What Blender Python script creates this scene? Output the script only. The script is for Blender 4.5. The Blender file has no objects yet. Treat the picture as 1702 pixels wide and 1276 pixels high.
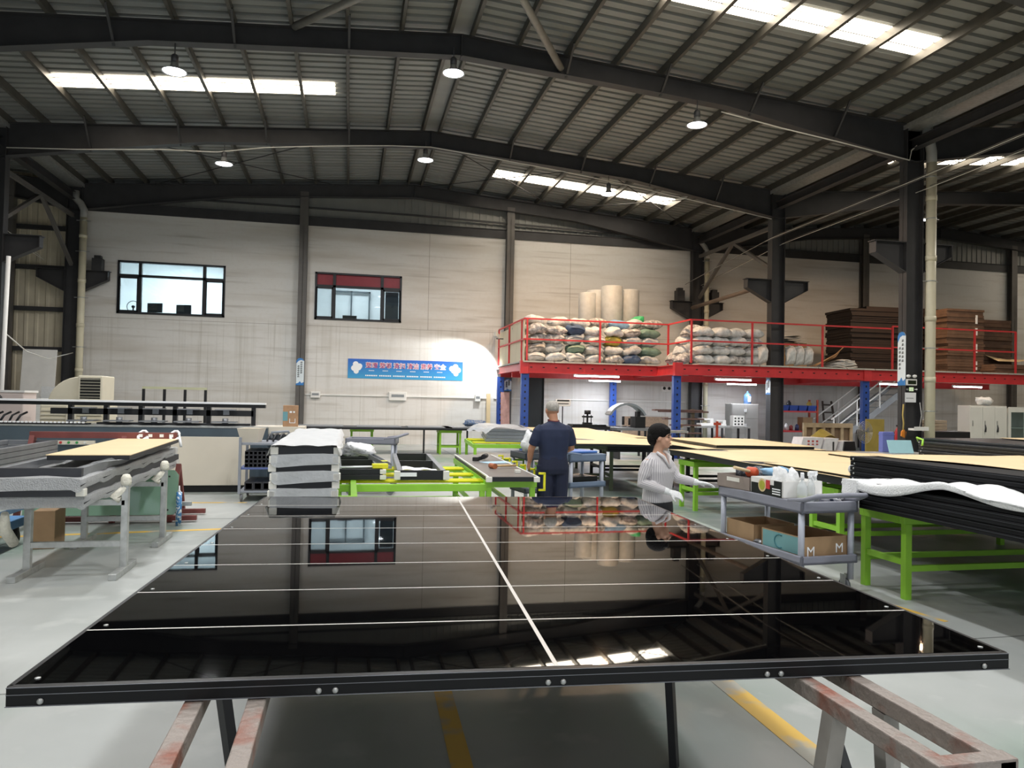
import bpy, bmesh, math, random
from mathutils import Vector, Matrix
random.seed(7)
SC = bpy.context.scene
COL = SC.collection
R = math.radians
# ---------------------------------------------------------------- camera
CAM_H = 1.66
yaw, pit, rol = R(12.3), math.atan(27 / 1240), R(1.15)
fw = Vector((math.sin(yaw) * math.cos(pit), math.cos(yaw) * math.cos(pit), math.sin(pit)))
r0 = Vector((math.cos(yaw), -math.sin(yaw), 0))
u0 = r0.cross(fw)
rt = r0 * math.cos(rol) + u0 * math.sin(rol)
up = u0 * math.cos(rol) - r0 * math.sin(rol)
cd = bpy.data.cameras.new('camera')
cam = bpy.data.objects.new('camera', cd)
COL.objects.link(cam)
cam.matrix_world = Matrix(((rt.x, up.x, -fw.x, 0), (rt.y, up.y, -fw.y, 0), (rt.z, up.z, -fw.z, CAM_H), (0, 0, 0, 1)))
cd.sensor_width = 36
cd.lens = 1240 / 1702 * 36
cd.clip_end = 200
SC.camera = cam
# ---------------------------------------------------------------- world, exposure
W = bpy.data.worlds.new('world')
SC.world = W
W.use_nodes = True
bg = W.node_tree.nodes['Background']
bg.inputs[0].default_value = (0.80, 0.88, 1.0, 1)
bg.inputs[1].default_value = 0.9
vs = SC.view_settings
vs.view_transform = 'Standard'
vs.look = 'None'
vs.exposure = 0.62
vs.gamma = 1
vs.use_curve_mapping = False
SC.cycles.max_bounces = 7
SC.cycles.diffuse_bounces = 4
SC.cycles.glossy_bounces = 4
SC.cycles.transparent_max_bounces = 12
SC.cycles.sample_clamp_indirect = 6
SC.cycles.use_denoising = True
LAMP_W, SKY_E, TUBE_W = 115.0, 8.0, 36.0
# ---------------------------------------------------------------- helpers


def srgb(c):
    if isinstance(c, str):
        c = [int(c[i:i + 2], 16) / 255 for i in (0, 2, 4)]
    return tuple(x / 12.92 if x <= .04045 else ((x + .055) / 1.055) ** 2.4 for x in c) + (1,)


MATS = {}


def mat(name, col, rough=.55, metal=0., var=.12, scale=6., bump=0., bscale=60., col2=None, thr=None, stretch=None,
        emit=0., alpha=1., trans=0., spec=.5, coat=0., detail=4.):
    """plain procedural material: a base colour varied by noise, optional second colour, bump and emission"""
    if name in MATS:
        return MATS[name]
    m = bpy.data.materials.new(name)
    m.use_nodes = True
    nt = m.node_tree
    b = nt.nodes['Principled BSDF']
    c = srgb(col)
    b.inputs['Roughness'].default_value = rough
    b.inputs['Metallic'].default_value = metal
    b.inputs['Specular IOR Level'].default_value = spec
    b.inputs['Coat Weight'].default_value = coat
    tc = nt.nodes.new('ShaderNodeTexCoord')
    src = tc.outputs['Object']
    if stretch:
        mp = nt.nodes.new('ShaderNodeMapping')
        mp.inputs['Scale'].default_value = stretch
        nt.links.new(src, mp.inputs[0])
        src = mp.outputs[0]
    if var or col2:
        n = nt.nodes.new('ShaderNodeTexNoise')
        n.inputs['Scale'].default_value = scale
        n.inputs['Detail'].default_value = detail
        nt.links.new(src, n.inputs['Vector'])
        rp = nt.nodes.new('ShaderNodeValToRGB')
        lo, hi = thr or (.3, .7)
        rp.color_ramp.elements[0].position = lo
        rp.color_ramp.elements[1].position = hi
        c2 = srgb(col2) if col2 else tuple(min(1, x * (1 + var)) for x in c[:3]) + (1,)
        c1 = c if col2 else tuple(x * (1 - var) for x in c[:3]) + (1,)
        rp.color_ramp.elements[0].color = c1
        rp.color_ramp.elements[1].color = c2
        nt.links.new(n.outputs['Fac'], rp.inputs[0])
        nt.links.new(rp.outputs[0], b.inputs['Base Color'])
    else:
        b.inputs['Base Color'].default_value = c
    if bump:
        n2 = nt.nodes.new('ShaderNodeTexNoise')
        n2.inputs['Scale'].default_value = bscale
        n2.inputs['Detail'].default_value = 3
        nt.links.new(src, n2.inputs['Vector'])
        bp = nt.nodes.new('ShaderNodeBump')
        bp.inputs['Strength'].default_value = bump
        bp.inputs['Distance'].default_value = .02
        nt.links.new(n2.outputs['Fac'], bp.inputs['Height'])
        nt.links.new(bp.outputs[0], b.inputs['Normal'])
    if emit:
        b.inputs['Emission Color'].default_value = c
        b.inputs['Emission Strength'].default_value = emit
    if alpha < 1:
        b.inputs['Alpha'].default_value = alpha
    if trans:
        b.inputs['Transmission Weight'].default_value = trans
    MATS[name] = m
    return m


class MB:
    """collects boxes, bars, tubes and lofts into one mesh"""

    def __init__(s):
        s.v, s.f, s.mi, s.sm = [], [], [], []

    def add(s, vs_, fs, m=0, smooth=False):
        o = len(s.v)
        s.v += [tuple(p) for p in vs_]
        s.f += [tuple(i + o for i in f) for f in fs]
        s.mi += [m] * len(fs)
        s.sm += [smooth] * len(fs)
        return s

    def box(s, x0, x1, y0, y1, z0, z1, m=0):
        return s.add([(x0, y0, z0), (x1, y0, z0), (x1, y1, z0), (x0, y1, z0), (x0, y0, z1), (x1, y0, z1), (x1, y1, z1), (x0, y1, z1)],
                     [(0, 3, 2, 1), (4, 5, 6, 7), (0, 1, 5, 4), (1, 2, 6, 5), (2, 3, 7, 6), (3, 0, 4, 7)], m)

    def cbox(s, c, d, m=0, rot=None):
        mx = rot or Matrix.Identity(3)
        h = [x / 2 for x in d]
        vs_ = [Vector(c) + mx @ Vector((sx * h[0], sy * h[1], sz * h[2])) for sz in (-1, 1) for sx, sy in ((-1, -1), (1, -1), (1, 1), (-1, 1))]
        return s.add(vs_, [(0, 3, 2, 1), (4, 5, 6, 7), (0, 1, 5, 4), (1, 2, 6, 5), (2, 3, 7, 6), (3, 0, 4, 7)], m)

    def bar(s, p, q, w, h, m=0, upv=(0, 0, 1)):
        p, q = Vector(p), Vector(q)
        d = (q - p).normalized()
        u = Vector(upv)
        if abs(d.dot(u)) > .99:
            u = Vector((0, 1, 0))
        a = d.cross(u).normalized() * w / 2
        b = a.cross(d).normalized() * h / 2
        vs_ = [p - a - b, p + a - b, p + a + b, p - a + b, q - a - b, q + a - b, q + a + b, q - a + b]
        return s.add(vs_, [(0, 3, 2, 1), (4, 5, 6, 7), (0, 1, 5, 4), (1, 2, 6, 5), (2, 3, 7, 6), (3, 0, 4, 7)], m)

    def tube(s, pts, r, n=8, m=0, cap=True, smooth=True, flat=1.):
        pts = [Vector(p) for p in pts]
        rs = r if isinstance(r, (list, tuple)) else [r] * len(pts)
        rings = []
        pa = None
        for i, p in enumerate(pts):
            d = (pts[min(i + 1, len(pts) - 1)] - pts[max(i - 1, 0)]).normalized()
            if pa is None:
                u = Vector((0, 0, 1)) if abs(d.z) < .9 else Vector((0, 1, 0))
                a = d.cross(u).normalized()
            else:
                a = (pa - d * pa.dot(d)).normalized()
            pa = a
            b = d.cross(a)
            rings.append([p + (a * math.cos(t) + b * math.sin(t) * flat) * rs[i] for t in (2 * math.pi * k / n for k in range(n))])
        return s.loft(rings, m, cap, smooth)

    def loft(s, rings, m=0, cap=True, smooth=True, close=True):
        n = len(rings[0])
        vs_ = [p for r in rings for p in r]
        fs = []
        for i in range(len(rings) - 1):
            for k in range(n if close else n - 1):
                k2 = (k + 1) % n
                fs.append((i * n + k, i * n + k2, (i + 1) * n + k2, (i + 1) * n + k))
        s.add(vs_, fs, m, smooth)
        if cap:
            o = len(s.v) - len(vs_)
            s.f += [tuple(o + k for k in reversed(range(n))), tuple(o + (len(rings) - 1) * n + k for k in range(n))]
            s.mi += [m, m]
            s.sm += [False, False]
        return s

    def lathe(s, prof, c=(0, 0, 0), n=16, m=0, cap=True, smooth=True, sx=1., sy=1.):
        rings = [[(c[0] + r * sx * math.cos(2 * math.pi * k / n), c[1] + r * sy * math.sin(2 * math.pi * k / n), c[2] + z) for k in range(n)] for r, z in prof]
        return s.loft(rings, m, cap, smooth)

    def cyl(s, p, q, r, n=12, m=0, smooth=True):
        return s.tube([p, q], r, n, m, True, smooth)

    def prism(s, poly, a, b, axis='y', m=0):
        def P(u, w, t):
            return {'y': (u, t, w), 'x': (t, u, w), 'z': (u, w, t)}[axis]
        n = len(poly)
        vs_ = [P(u, w, a) for u, w in poly] + [P(u, w, b) for u, w in poly]
        fs = [tuple(range(n)), tuple(reversed(range(n, 2 * n)))] + [(i, i + n, (i + 1) % n + n, (i + 1) % n) for i in range(n)]
        return s.add(vs_, fs, m)

    def sphere(s, c, r, n=12, m=0, sq=(1, 1, 1)):
        k = n // 2
        prof = [(max(1e-4, math.sin(math.pi * i / k)), -math.cos(math.pi * i / k)) for i in range(k + 1)]
        rings = [[(c[0] + r * sq[0] * a * math.cos(2 * math.pi * j / n), c[1] + r * sq[1] * a * math.sin(2 * math.pi * j / n), c[2] + r * sq[2] * z) for j in range(n)] for a, z in prof]
        return s.loft(rings, m, False, True)

    def grid(s, fn, nu, nv, m=0, smooth=True):
        vs_ = [fn(i / nu, j / nv) for j in range(nv + 1) for i in range(nu + 1)]
        fs = [(j * (nu + 1) + i, j * (nu + 1) + i + 1, (j + 1) * (nu + 1) + i + 1, (j + 1) * (nu + 1) + i) for j in range(nv) for i in range(nu)]
        return s.add(vs_, fs, m, smooth)

    def mesh(s, name, mats):
        me = bpy.data.meshes.new(name)
        me.from_pydata(s.v, [], s.f)
        for m in (mats if isinstance(mats, (list, tuple)) else [mats]):
            me.materials.append(m)
        me.polygons.foreach_set('material_index', s.mi)
        me.polygons.foreach_set('use_smooth', s.sm)
        me.update()
        return me

    def fix(s, me):
        bm = bmesh.new()
        bm.from_mesh(me)
        bmesh.ops.recalc_face_normals(bm, faces=bm.faces)
        bm.to_mesh(me)
        bm.free()

    def build(s, name, mats, parent=None, bevel=0, label=None, recalc=True, loc=None, rot=None):
        me = s.mesh(name, mats)
        if recalc:
            s.fix(me)
        o = bpy.data.objects.new(name, me)
        COL.objects.link(o)
        if parent:
            o.parent = parent
        if loc:
            o.location = loc
        if rot:
            o.rotation_euler = rot
        if bevel:
            md = o.modifiers.new('bevel', 'BEVEL')
            md.width = bevel
            md.segments = 2
            md.limit_method = 'ANGLE'
        if label:
            o['label'] = label
        return o


def tag(o, label, cat, group=None, kind=None):
    o['label'] = label
    o['category'] = cat
    if group:
        o['group'] = group
    if kind:
        o['kind'] = kind
    return o


def thing(name, label, cat, loc=(0, 0, 0), rz=0, group=None, kind=None):
    o = bpy.data.objects.new(name, None)
    COL.objects.link(o)
    o.location = loc
    o.rotation_euler = (0, 0, rz)
    o.empty_display_size = .1
    return tag(o, label, cat, group, kind)


def clone(o, parent=None):
    c = o.copy()
    COL.objects.link(c)
    c.parent = parent
    for ch in list(o.children):
        clone(ch, c)
    return c


def dup(root, loc, rz=None, label=None):
    c = clone(root)
    c.location = loc
    if rz is not None:
        c.rotation_euler = (0, 0, rz)
    if label:
        c['label'] = label
    return c


def inst(name, me, parent=None, loc=(0, 0, 0), rot=(0, 0, 0), scale=(1, 1, 1)):
    o = bpy.data.objects.new(name, me)
    COL.objects.link(o)
    o.parent = parent
    o.location = loc
    o.rotation_euler = rot
    o.scale = scale
    return o


def struct(o, label, cat):
    return tag(o, label, cat, kind='structure')


ORD = ['first', 'second', 'third', 'fourth', 'fifth', 'sixth', 'seventh', 'eighth', 'ninth', 'tenth', 'eleventh', 'twelfth', 'thirteenth', 'fourteenth', 'fifteenth', 'sixteenth']
# ================================================================ materials
m_steel = mat('dark_steel_paint', '353537', .55, 0, .15, 3)
m_steel2 = mat('grey_steel_paint', '5d5a57', .5, 0, .12, 3)
m_purlin = mat('purlin_galvanised', '55534d', .45, .3, .15, 4)
m_roof = mat('roof_sheet_zinc', '8c8e8b', .5, .25, .14, 1.2, stretch=(.35, 2.2, 1))
m_white = mat('white_paint', 'e9e8e4', .5, 0, .05, 3)
m_black = mat('black_powder_coat', '16171a', .42, 0, .2, 5)
m_galv = mat('galvanised_steel', 'b4b6b4', .38, .55, .16, 14)
m_red = mat('red_steel_paint', 'c8383c', .45, 0, .1, 4)
m_blue = mat('blue_steel_paint', '2e4f9e', .42, 0, .1, 4)
m_green = mat('lime_green_paint', '8fc83a', .45, 0, .08, 5)
m_yellow = mat('yellow_plastic', 'e6e02a', .45, 0, .06, 5)
m_pvc = mat('ivory_pvc_pipe', 'd9d2b8', .4, 0, .06, 3)
m_cable = mat('white_cable', 'd8d6cf', .5, 0, 0)
m_tan = mat('tan_kraft_paper', 'd9c298', .6, 0, .05, 2)
m_card = mat('brown_cardboard', '9c7f5e', .75, 0, .1, 6)
m_foamw = mat('white_foam_wrap', 'e0e2e2', .6, 0, .04, 12, bump=.5, bscale=70)
m_rubber = mat('black_rubber', '1c1c1c', .7, 0, 0)
m_ink = mat('black_ink', '20221f', .7, 0, 0)


def glass_film(name, tint, amt, rough=.1):
    """thin see-through sheet: glossy reflection over mostly clear body"""
    if name in MATS:
        return MATS[name]
    m = bpy.data.materials.new(name)
    m.use_nodes = True
    nt = m.node_tree
    for n in list(nt.nodes):
        if n.type == 'BSDF_PRINCIPLED':
            nt.nodes.remove(n)
    out = nt.nodes['Material Output']
    tr = nt.nodes.new('ShaderNodeBsdfTransparent')
    tr.inputs[0].default_value = srgb(tint)
    gl = nt.nodes.new('ShaderNodeBsdfGlossy')
    gl.inputs['Roughness'].default_value = rough
    mx = nt.nodes.new('ShaderNodeMixShader')
    mx.inputs[0].default_value = amt
    nt.links.new(tr.outputs[0], mx.inputs[1])
    nt.links.new(gl.outputs[0], mx.inputs[2])
    nt.links.new(mx.outputs[0], out.inputs[0])
    MATS[name] = m
    return m


m_glass = glass_film('window_glass', 'e6eef0', .08, .02)


def emission(name, col, strength):
    if name in MATS:
        return MATS[name]
    m = bpy.data.materials.new(name)
    m.use_nodes = True
    nt = m.node_tree
    b = nt.nodes['Principled BSDF']
    b.inputs['Base Color'].default_value = (.8, .8, .8, 1)
    b.inputs['Emission Color'].default_value = srgb(col)
    b.inputs['Emission Strength'].default_value = strength
    MATS[name] = m
    return m


m_sky = emission('skylight_daylight', 'fff0da', SKY_E)


def floor_material():
    m = bpy.data.materials.new('worn_epoxy_floor')
    m.use_nodes = True
    nt = m.node_tree
    b = nt.nodes['Principled BSDF']
    tc = nt.nodes.new('ShaderNodeTexCoord')

    def noise(sc, det, st=None):
        n = nt.nodes.new('ShaderNodeTexNoise')
        n.inputs['Scale'].default_value = sc
        n.inputs['Detail'].default_value = det
        if st:
            mp = nt.nodes.new('ShaderNodeMapping')
            mp.inputs['Scale'].default_value = st
            nt.links.new(tc.outputs['Object'], mp.inputs[0])
            nt.links.new(mp.outputs[0], n.inputs['Vector'])
        else:
            nt.links.new(tc.outputs['Object'], n.inputs['Vector'])
        return n.outputs['Fac']

    def ramp(fac, p0, p1, c0, c1):
        r = nt.nodes.new('ShaderNodeValToRGB')
        r.color_ramp.elements[0].position = p0
        r.color_ramp.elements[1].position = p1
        r.color_ramp.elements[0].color = c0
        r.color_ramp.elements[1].color = c1
        nt.links.new(fac, r.inputs[0])
        return r.outputs[0]

    def mix(fac, a, b_, mode='MIX'):
        x = nt.nodes.new('ShaderNodeMix')
        x.data_type = 'RGBA'
        x.blend_type = mode
        for k, v in ((0, fac), (6, a), (7, b_)):
            if hasattr(v, 'node'):
                nt.links.new(v, x.inputs[k])
            else:
                x.inputs[k].default_value = v
        return x.outputs[2]
    base = ramp(noise(.7, 5), .3, .72, srgb('979b98'), srgb('aeb1ae'))
    green = ramp(noise(.28, 3), .5, .62, (0, 0, 0, 1), (1, 1, 1, 1))
    c = mix(green, base, srgb('7e9186'))
    worn = ramp(noise(2.6, 9), .56, .68, (0, 0, 0, 1), (.7, .7, .7, 1))
    c = mix(worn, c, srgb('b2b5b1'))
    dirt = ramp(noise(1.1, 8, (1, .35, 1)), .55, .75, (0, 0, 0, 1), (.55, .55, .55, 1))
    c = mix(dirt, c, srgb('66675f'))
    nt.links.new(c, b.inputs['Base Color'])
    rr = nt.nodes.new('ShaderNodeMapRange')
    rr.inputs[3].default_value = .3
    rr.inputs[4].default_value = .6
    nt.links.new(noise(1.6, 5), rr.inputs[0])
    nt.links.new(rr.outputs[0], b.inputs['Roughness'])
    return m


def wall_material():
    m = bpy.data.materials.new('stained_plaster')
    m.use_nodes = True
    nt = m.node_tree
    b = nt.nodes['Principled BSDF']
    b.inputs['Roughness'].default_value = .75
    tc = nt.nodes.new('ShaderNodeTexCoord')
    last = None
    col = srgb('dedcd8')
    for st, sc, p0, p1, c2, amt in (((3.2, 1, .12), 1.6, .55, .75, 'b9b4aa', .4), ((.3, 1, 2.2), .9, .48, .7, 'bdb5a9', .55), ((.25, 1, 5), 1.3, .56, .72, 'a39b90', .45), ((1, 1, 1), 9, .5, .8, 'cfc9bf', .35), ((7, 1, .1), 2.2, .58, .7, 'a8a296', .35)):
        mp = nt.nodes.new('ShaderNodeMapping')
        mp.inputs['Scale'].default_value = st
        nt.links.new(tc.outputs['Object'], mp.inputs[0])
        n = nt.nodes.new('ShaderNodeTexNoise')
        n.inputs['Scale'].default_value = sc
        n.inputs['Detail'].default_value = 5
        nt.links.new(mp.outputs[0], n.inputs['Vector'])
        r = nt.nodes.new('ShaderNodeMapRange')
        r.inputs[1].default_value = p0
        r.inputs[2].default_value = p1
        r.inputs[4].default_value = amt
        nt.links.new(n.outputs['Fac'], r.inputs[0])
        x = nt.nodes.new('ShaderNodeMix')
        x.data_type = 'RGBA'
        fac = r.outputs[0]
        if st[2] < .2:      # drip streaks below the window sills only
            sp = nt.nodes.new('ShaderNodeSeparateXYZ')
            nt.links.new(tc.outputs['Object'], sp.inputs[0])
            k = nt.nodes.new('ShaderNodeMapRange')
            k.inputs[1].default_value = 4.35
            k.inputs[2].default_value = 4.1
            nt.links.new(sp.outputs[2], k.inputs[0])
            mu = nt.nodes.new('ShaderNodeMath')
            mu.operation = 'MULTIPLY'
            nt.links.new(fac, mu.inputs[0])
            nt.links.new(k.outputs[0], mu.inputs[1])
            fac = mu.outputs[0]
        nt.links.new(fac, x.inputs[0])
        if last:
            nt.links.new(last, x.inputs[6])
        else:
            x.inputs[6].default_value = col
        x.inputs[7].default_value = srgb(c2)
        last = x.outputs[2]
    nt.links.new(last, b.inputs['Base Color'])
    return m


m_floor = floor_material()
m_wall = wall_material()
m_clad = mat('cream_cladding', 'cfc6b0', .5, .1, .1, 2)
m_cladg = mat('grey_cladding', '8b8c88', .5, .2, .1, 2)

# ================================================================ the hall
XR, HALF, SL = 2.12, 10.98, .0765          # ridge line, half span, roof slope
XL, XE = XR - HALF, XR + HALF              # column lines
YB, YF = 27.0, -9.0                        # gable wall, wall behind the camera
FR = [27.0 - 5.8 * k for k in range(6)]    # frames
FR = [26.72, 21.2, 15.4, 9.6, 3.8, -2.0]
BAYS = [(XR, 'main'), (XR + 2 * HALF, 'right'), (XR - 2 * HALF, 'left')]

fl = MB().box(-31, 36, YF, 32, -.2, 0).build('floor', m_floor)
struct(fl, 'worn grey-green painted concrete factory floor', 'floor')
m_line = mat('worn_yellow_line', 'd9b14e', .6, 0, .1, 3, col2='a9a79b', thr=(.5, .62), detail=8)
for a, b, w in [((2.26, 5.2), (2.19, 2.6), .14), ((.58, 5.0), (.52, 2.6), .1), ((-4.5, 9.4), (-1.0, 9.85), .1), ((4.05, 7.9), (4.6, 5.0), .05), ((-4.6, 12.3), (-1.5, 12.15), .08)]:
    MB().bar((a[0], a[1], .001), (b[0], b[1], .001), w, .002).build('painted_line', m_line, fl)


m_fj = mat('floor_joint', '6f726e', .8, 0, 0)
for a, b in [((-3.6, -8), (-3.6, 26.9)), ((3.05, -8), (3.05, 26.9)), ((8.6, -8), (8.6, 26.9)), ((-30, 4.6), (35, 4.6)), ((-30, 10.6), (35, 10.6)), ((-30, 16.6), (35, 16.6))]:
    MB().bar((a[0], a[1], .0008), (b[0], b[1], .0008), .012, .0016).build('floor_joint', m_fj, fl)


def roof_z(x, xr):
    return 9.27 - SL * abs(x - xr)


def corrugated(mb, xa, xb, xr, y0, y1, z_off, pitch=.29):
    """sheet whose ribs run along the slope, from xa to xb"""
    n = int((y1 - y0) / pitch)
    ys = []
    for k in range(n + 1):
        y = y0 + k * pitch
        ys += [(y, 0), (y + pitch * .62, 0), (y + pitch * .66, .06), (y + pitch * .96, .06)]
    vs_ = []
    for y, dz in ys:
        for x in (xa, xb):
            vs_.append((x, min(y, y1), roof_z(x, xr) + z_off + dz))
    fs = [(2 * i, 2 * i + 1, 2 * i + 3, 2 * i + 2) for i in range(len(ys) - 1)]
    mb.add(vs_, fs)


PUR = [.2] + [1.2 + 1.09 * k for k in range(9)] + [10.72]


def c_purlin(y0, y1):
    mb = MB()
    mb.box(-.003, .003, y0, y1, 0, .2).box(-.003, .07, y0, y1, 0, .004).box(-.003, .07, y0, y1, .196, .2).box(.066, .07, y0, y1, 0, .02)
    return mb.mesh('purlin', m_purlin)


PURM = c_purlin(YF, YB)
for xr, nm in BAYS:
    mb = MB()
    corrugated(mb, xr - HALF, xr, xr, YF, YB + .3, .2)
    corrugated(mb, xr, xr + HALF, xr, YF, YB + .3, .2)
    ce = mb.build('ceiling' if nm == 'main' else 'ceiling_' + nm, m_roof, recalc=False)
    struct(ce, {'main': 'corrugated zinc roof sheets over the main hall', 'right': 'corrugated roof over the neighbouring bay on the stair side', 'left': 'dark corrugated roof over the bay behind the air cooler'}[nm], 'roof')
    for sg in (-1, 1):
        for p in PUR:
            x = xr + sg * p
            o = inst('purlin', PURM, ce, (x, 0, roof_z(x, xr)), (0, sg * math.atan(SL), 0), (sg, 1, 1))
    MB().box(xr - .2, xr + .2, YF, YB, 9.42, 9.43).build('ridge_liner', m_roof, ce)
    # translucent sheets let the daylight in
    spots = {'main': [(1, 12.55), (-1, 18.87), (1, 24.55), (-1, 6.9), (1, .8), (-1, -5)], 'right': [(-1, 18.5), (1, 24), (-1, 6.5), (1, 12.3)], 'left': [(-1, 6.5)]}[nm]
    for sg, yc in spots:
        mb = MB()
        a, b = (2.4, 8.88) if sg > 0 else (2.64, 8.9)
        if nm == 'right':
            a, b = 3.5, 8.88
        pts = []
        y0 = yc - .42
        xa, xb = xr + sg * a, xr + sg * b
        for k in range(3):
            y = y0 + k * .28
            pts += [(y, 0), (y + .17, 0), (y + .2, .03), (y + .25, .03)]
        vs_ = [(x, y, roof_z(x, xr) + .185 + dz) for y, dz in pts for x in (xa, xb)]
        mb.add(vs_, [(2 * i, 2 * i + 1, 2 * i + 3, 2 * i + 2) for i in range(len(pts) - 1)])
        mb.build('skylight_sheet', m_sky, ce, recalc=False, label='glowing translucent skylight strip')
    for x in (xr + HALF,) if nm == 'main' else ():
        MB().box(x - .25, x + .25, YF, YB, 8.33, 8.36).box(x - .25, x - .24, YF, YB, 8.36, 8.5).box(x + .24, x + .25, YF, YB, 8.36, 8.5).build('valley_gutter', m_galv, ce)
    if nm == 'main':
        MB().box(XL - .25, XL + .25, YF, YB, 8.33, 8.36).box(XL - .25, XL - .24, YF, YB, 8.36, 8.5).box(XL + .24, XL + .25, YF, YB, 8.36, 8.5).build('valley_gutter', m_galv, ce)


# portal frames: tapered I-section rafters
def rafter_mesh(xr):
    mb = MB()

    def prof(t):   # t 0 ridge .. 1 eave -> section depth
        return .42 + .1 * max(0, .35 - t) if t < .55 else .42 + (t - .55) / .45 * .45
    ts = [0, .12, .3, .55, .75, .9, 1.]
    for sg in (-1, 1):
        for i in range(len(ts) - 1):
            q = []
            for t in (ts[i], ts[i + 1]):
                x = sg * HALF * t
                zt = 9.27 - SL * HALF * t
                q.append((x, zt, zt - prof(t)))
            (xa, za, ba), (xb, zb, bb) = q
            mb.add([(xa, -.006, ba), (xb, -.006, bb), (xb, -.006, zb), (xa, -.006, za), (xa, .006, ba), (xb, .006, bb), (xb, .006, zb), (xa, .006, za)],
                   [(0, 1, 2, 3), (7, 6, 5, 4)])
            for zA, zB, dz in ((za, zb, -.014), (ba, bb, .014)):
                mb.add([(xa, -.12, zA), (xb, -.12, zB), (xb, .12, zB), (xa, .12, zA), (xa, -.12, zA + dz), (xb, -.12, zB + dz), (xb, .12, zB + dz), (xa, .12, zA + dz)],
                       [(0, 1, 2, 3), (7, 6, 5, 4), (0, 4, 5, 1), (2, 6, 7, 3)])
    for x in (0,):
        mb.box(-.012, .012, -.12, .12, 8.8, 9.26)
    return mb


RM = rafter_mesh(0).mesh('rafter', m_steel)
NEAR = {26.72: 'gable wall', 21.2: 'middle of the hall', 15.4: 'near lamps', 9.6: 'space behind the panel', 3.8: 'panel', -2.0: 'viewer'}
FNAME = {26.72: 'against the gable wall', 21.2: 'carrying the middle row of lamps', 15.4: 'carrying the nearest visible lamps', 9.6: 'above the worktables', 3.8: 'above the black glass panel', -2.0: 'behind the viewpoint'}
bm_ = MB()
bm_.bar((0, 0, 0), (.55, 0, -.6), .04, .04)
FLY = bm_.mesh('fly_brace', m_steel)
for xr, nm in BAYS:
    for y in FR:
        if nm != 'main' and y < 9:
            continue
        o = inst('roof_beam', RM, None, (xr, y, 0))
        struct(o, 'dark tapered steel roof beam of the %s bay %s' % ({'main': 'main', 'right': 'stair-side', 'left': 'cooler-side'}[nm], FNAME[y]), 'beam')
        if nm == 'main' and y < 26 and y > 10:
            for k, p in enumerate(PUR[2:-1:2]):
                for sg in (-1, 1):
                    x = sg * p
                    f = MB().bar((x, -.62, 9.3 - SL * p), (x, -.02, 9.27 - SL * p - (.45 if p < 6 else .45 + (p - 6) * .08)), .045, .045).build('fly_brace', m_steel, o)

# gable rods in the last bay
for k, (a, b) in enumerate([((-6.5, 26.4), (-.5, 21.4)), ((-6.5, 21.4), (-.5, 26.4)), ((2.3, 21.4), (7.3, 26.4)), ((2.3, 26.4), (7.3, 21.4)), ((7.3, 21.4), (12.6, 26.4)), ((7.3, 26.4), (12.6, 21.4))]):
    o = MB().cyl((a[0], a[1], roof_z(a[0], XR) - .12), (b[0], b[1], roof_z(b[0], XR) - .12), .014, 6).build('brace_rod', m_steel)
    struct(o, ['thin diagonal roof tie rod rising towards the ridge over the air cooler', 'thin diagonal roof tie rod crossing over the large window', 'thin roof tie rod from the ridge lamp over the banner', 'thin roof tie rod crossing above the sack platform rolls', 'thin tie rod under the far skylight strip', 'thin tie rod crossing beside the far eaves'][k], 'rod')
for k, (p, q) in enumerate([((4.27, 15.3, 8.8), (2.0, 11.6, 9.05)), ((-1.24, 15.3, 9.0), (1.9, 11.4, 8.85))]):
    o = MB().cyl(p, q, .075, 12).build('roof_tie_tube', mat('grey_tube', '8d8a84', .5, .2, .12, 5))
    struct(o, ['thick grey round roof brace tube running up beside the ridge', 'grey round roof brace tube at the top edge above the left skylight'][k], 'tube')


# columns
def column_mesh(h=8.35, d=.46, w=.26):
    mb = MB()
    mb.box(-d / 2, -d / 2 + .014, -w / 2, w / 2, 0, h).box(d / 2 - .014, d / 2, -w / 2, w / 2, 0, h).box(-d / 2, d / 2, -.006, .006, 0, h)
    mb.box(-d / 2 - .1, d / 2 + .1, -w / 2 - .08, w / 2 + .08, 0, .025)
    return mb


CM = column_mesh().mesh('column', m_steel)
cnames = {(0, 26.72): 'beside the stained wall and air cooler', (0, 21.2): 'at the left edge of the view', (1, 26.72): 'standing through the sack platform at the wall', (1, 21.2): 'rising through the red platform beside the water bottle', (1, 15.4): 'with exit sign and vertical slogan strip'}
COLS = {}
for i, x in enumerate((XL, XE)):
    for y in FR:
        if y < 9 and i == 1 or y < 3:
            continue
        o = inst('column', CM, None, (x, y, 0))
        struct(o, 'dark grey steel H column ' + cnames.get((i, y), 'out of sight on the %s line near frame %s' % ('cooler' if i == 0 else 'stair', FNAME[y])), 'column')
        COLS[(i, y)] = o
        if y > 15:
            # bracket that once carried a crane rail
            mb = MB()
            for sg in (-1, 1):
                mb.prism([(sg * .23, 5.6), (sg * 1.05, 5.6), (sg * 1.05, 5.33), (sg * .23, 4.9)], -.01, .01)
                mb.box(min(sg * .23, sg * 1.1), max(sg * .23, sg * 1.1), -.12, .12, 5.6, 5.62)
                mb.bar((sg * 1.05, 0, 5.33), (sg * .23, 0, 4.9), .24, .014)
                mb.box(min(sg * 1.04, sg * 1.06), max(sg * 1.04, sg * 1.06), -.12, .12, 5.33, 5.6)
            mb.build('crane_bracket', m_steel, o)
for i, y, x in ((1, 26.72, 1), (0, 26.72, 1), (1, 26.72, -1)):
    o = MB().box(-.15, .15, -.15, .15, 0, .4).box(-.1, .1, -.1, .1, .4, .5).build('crane_stop', m_steel, COLS[(i, y)], loc=(x * .72, 0, 5.62))

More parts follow.
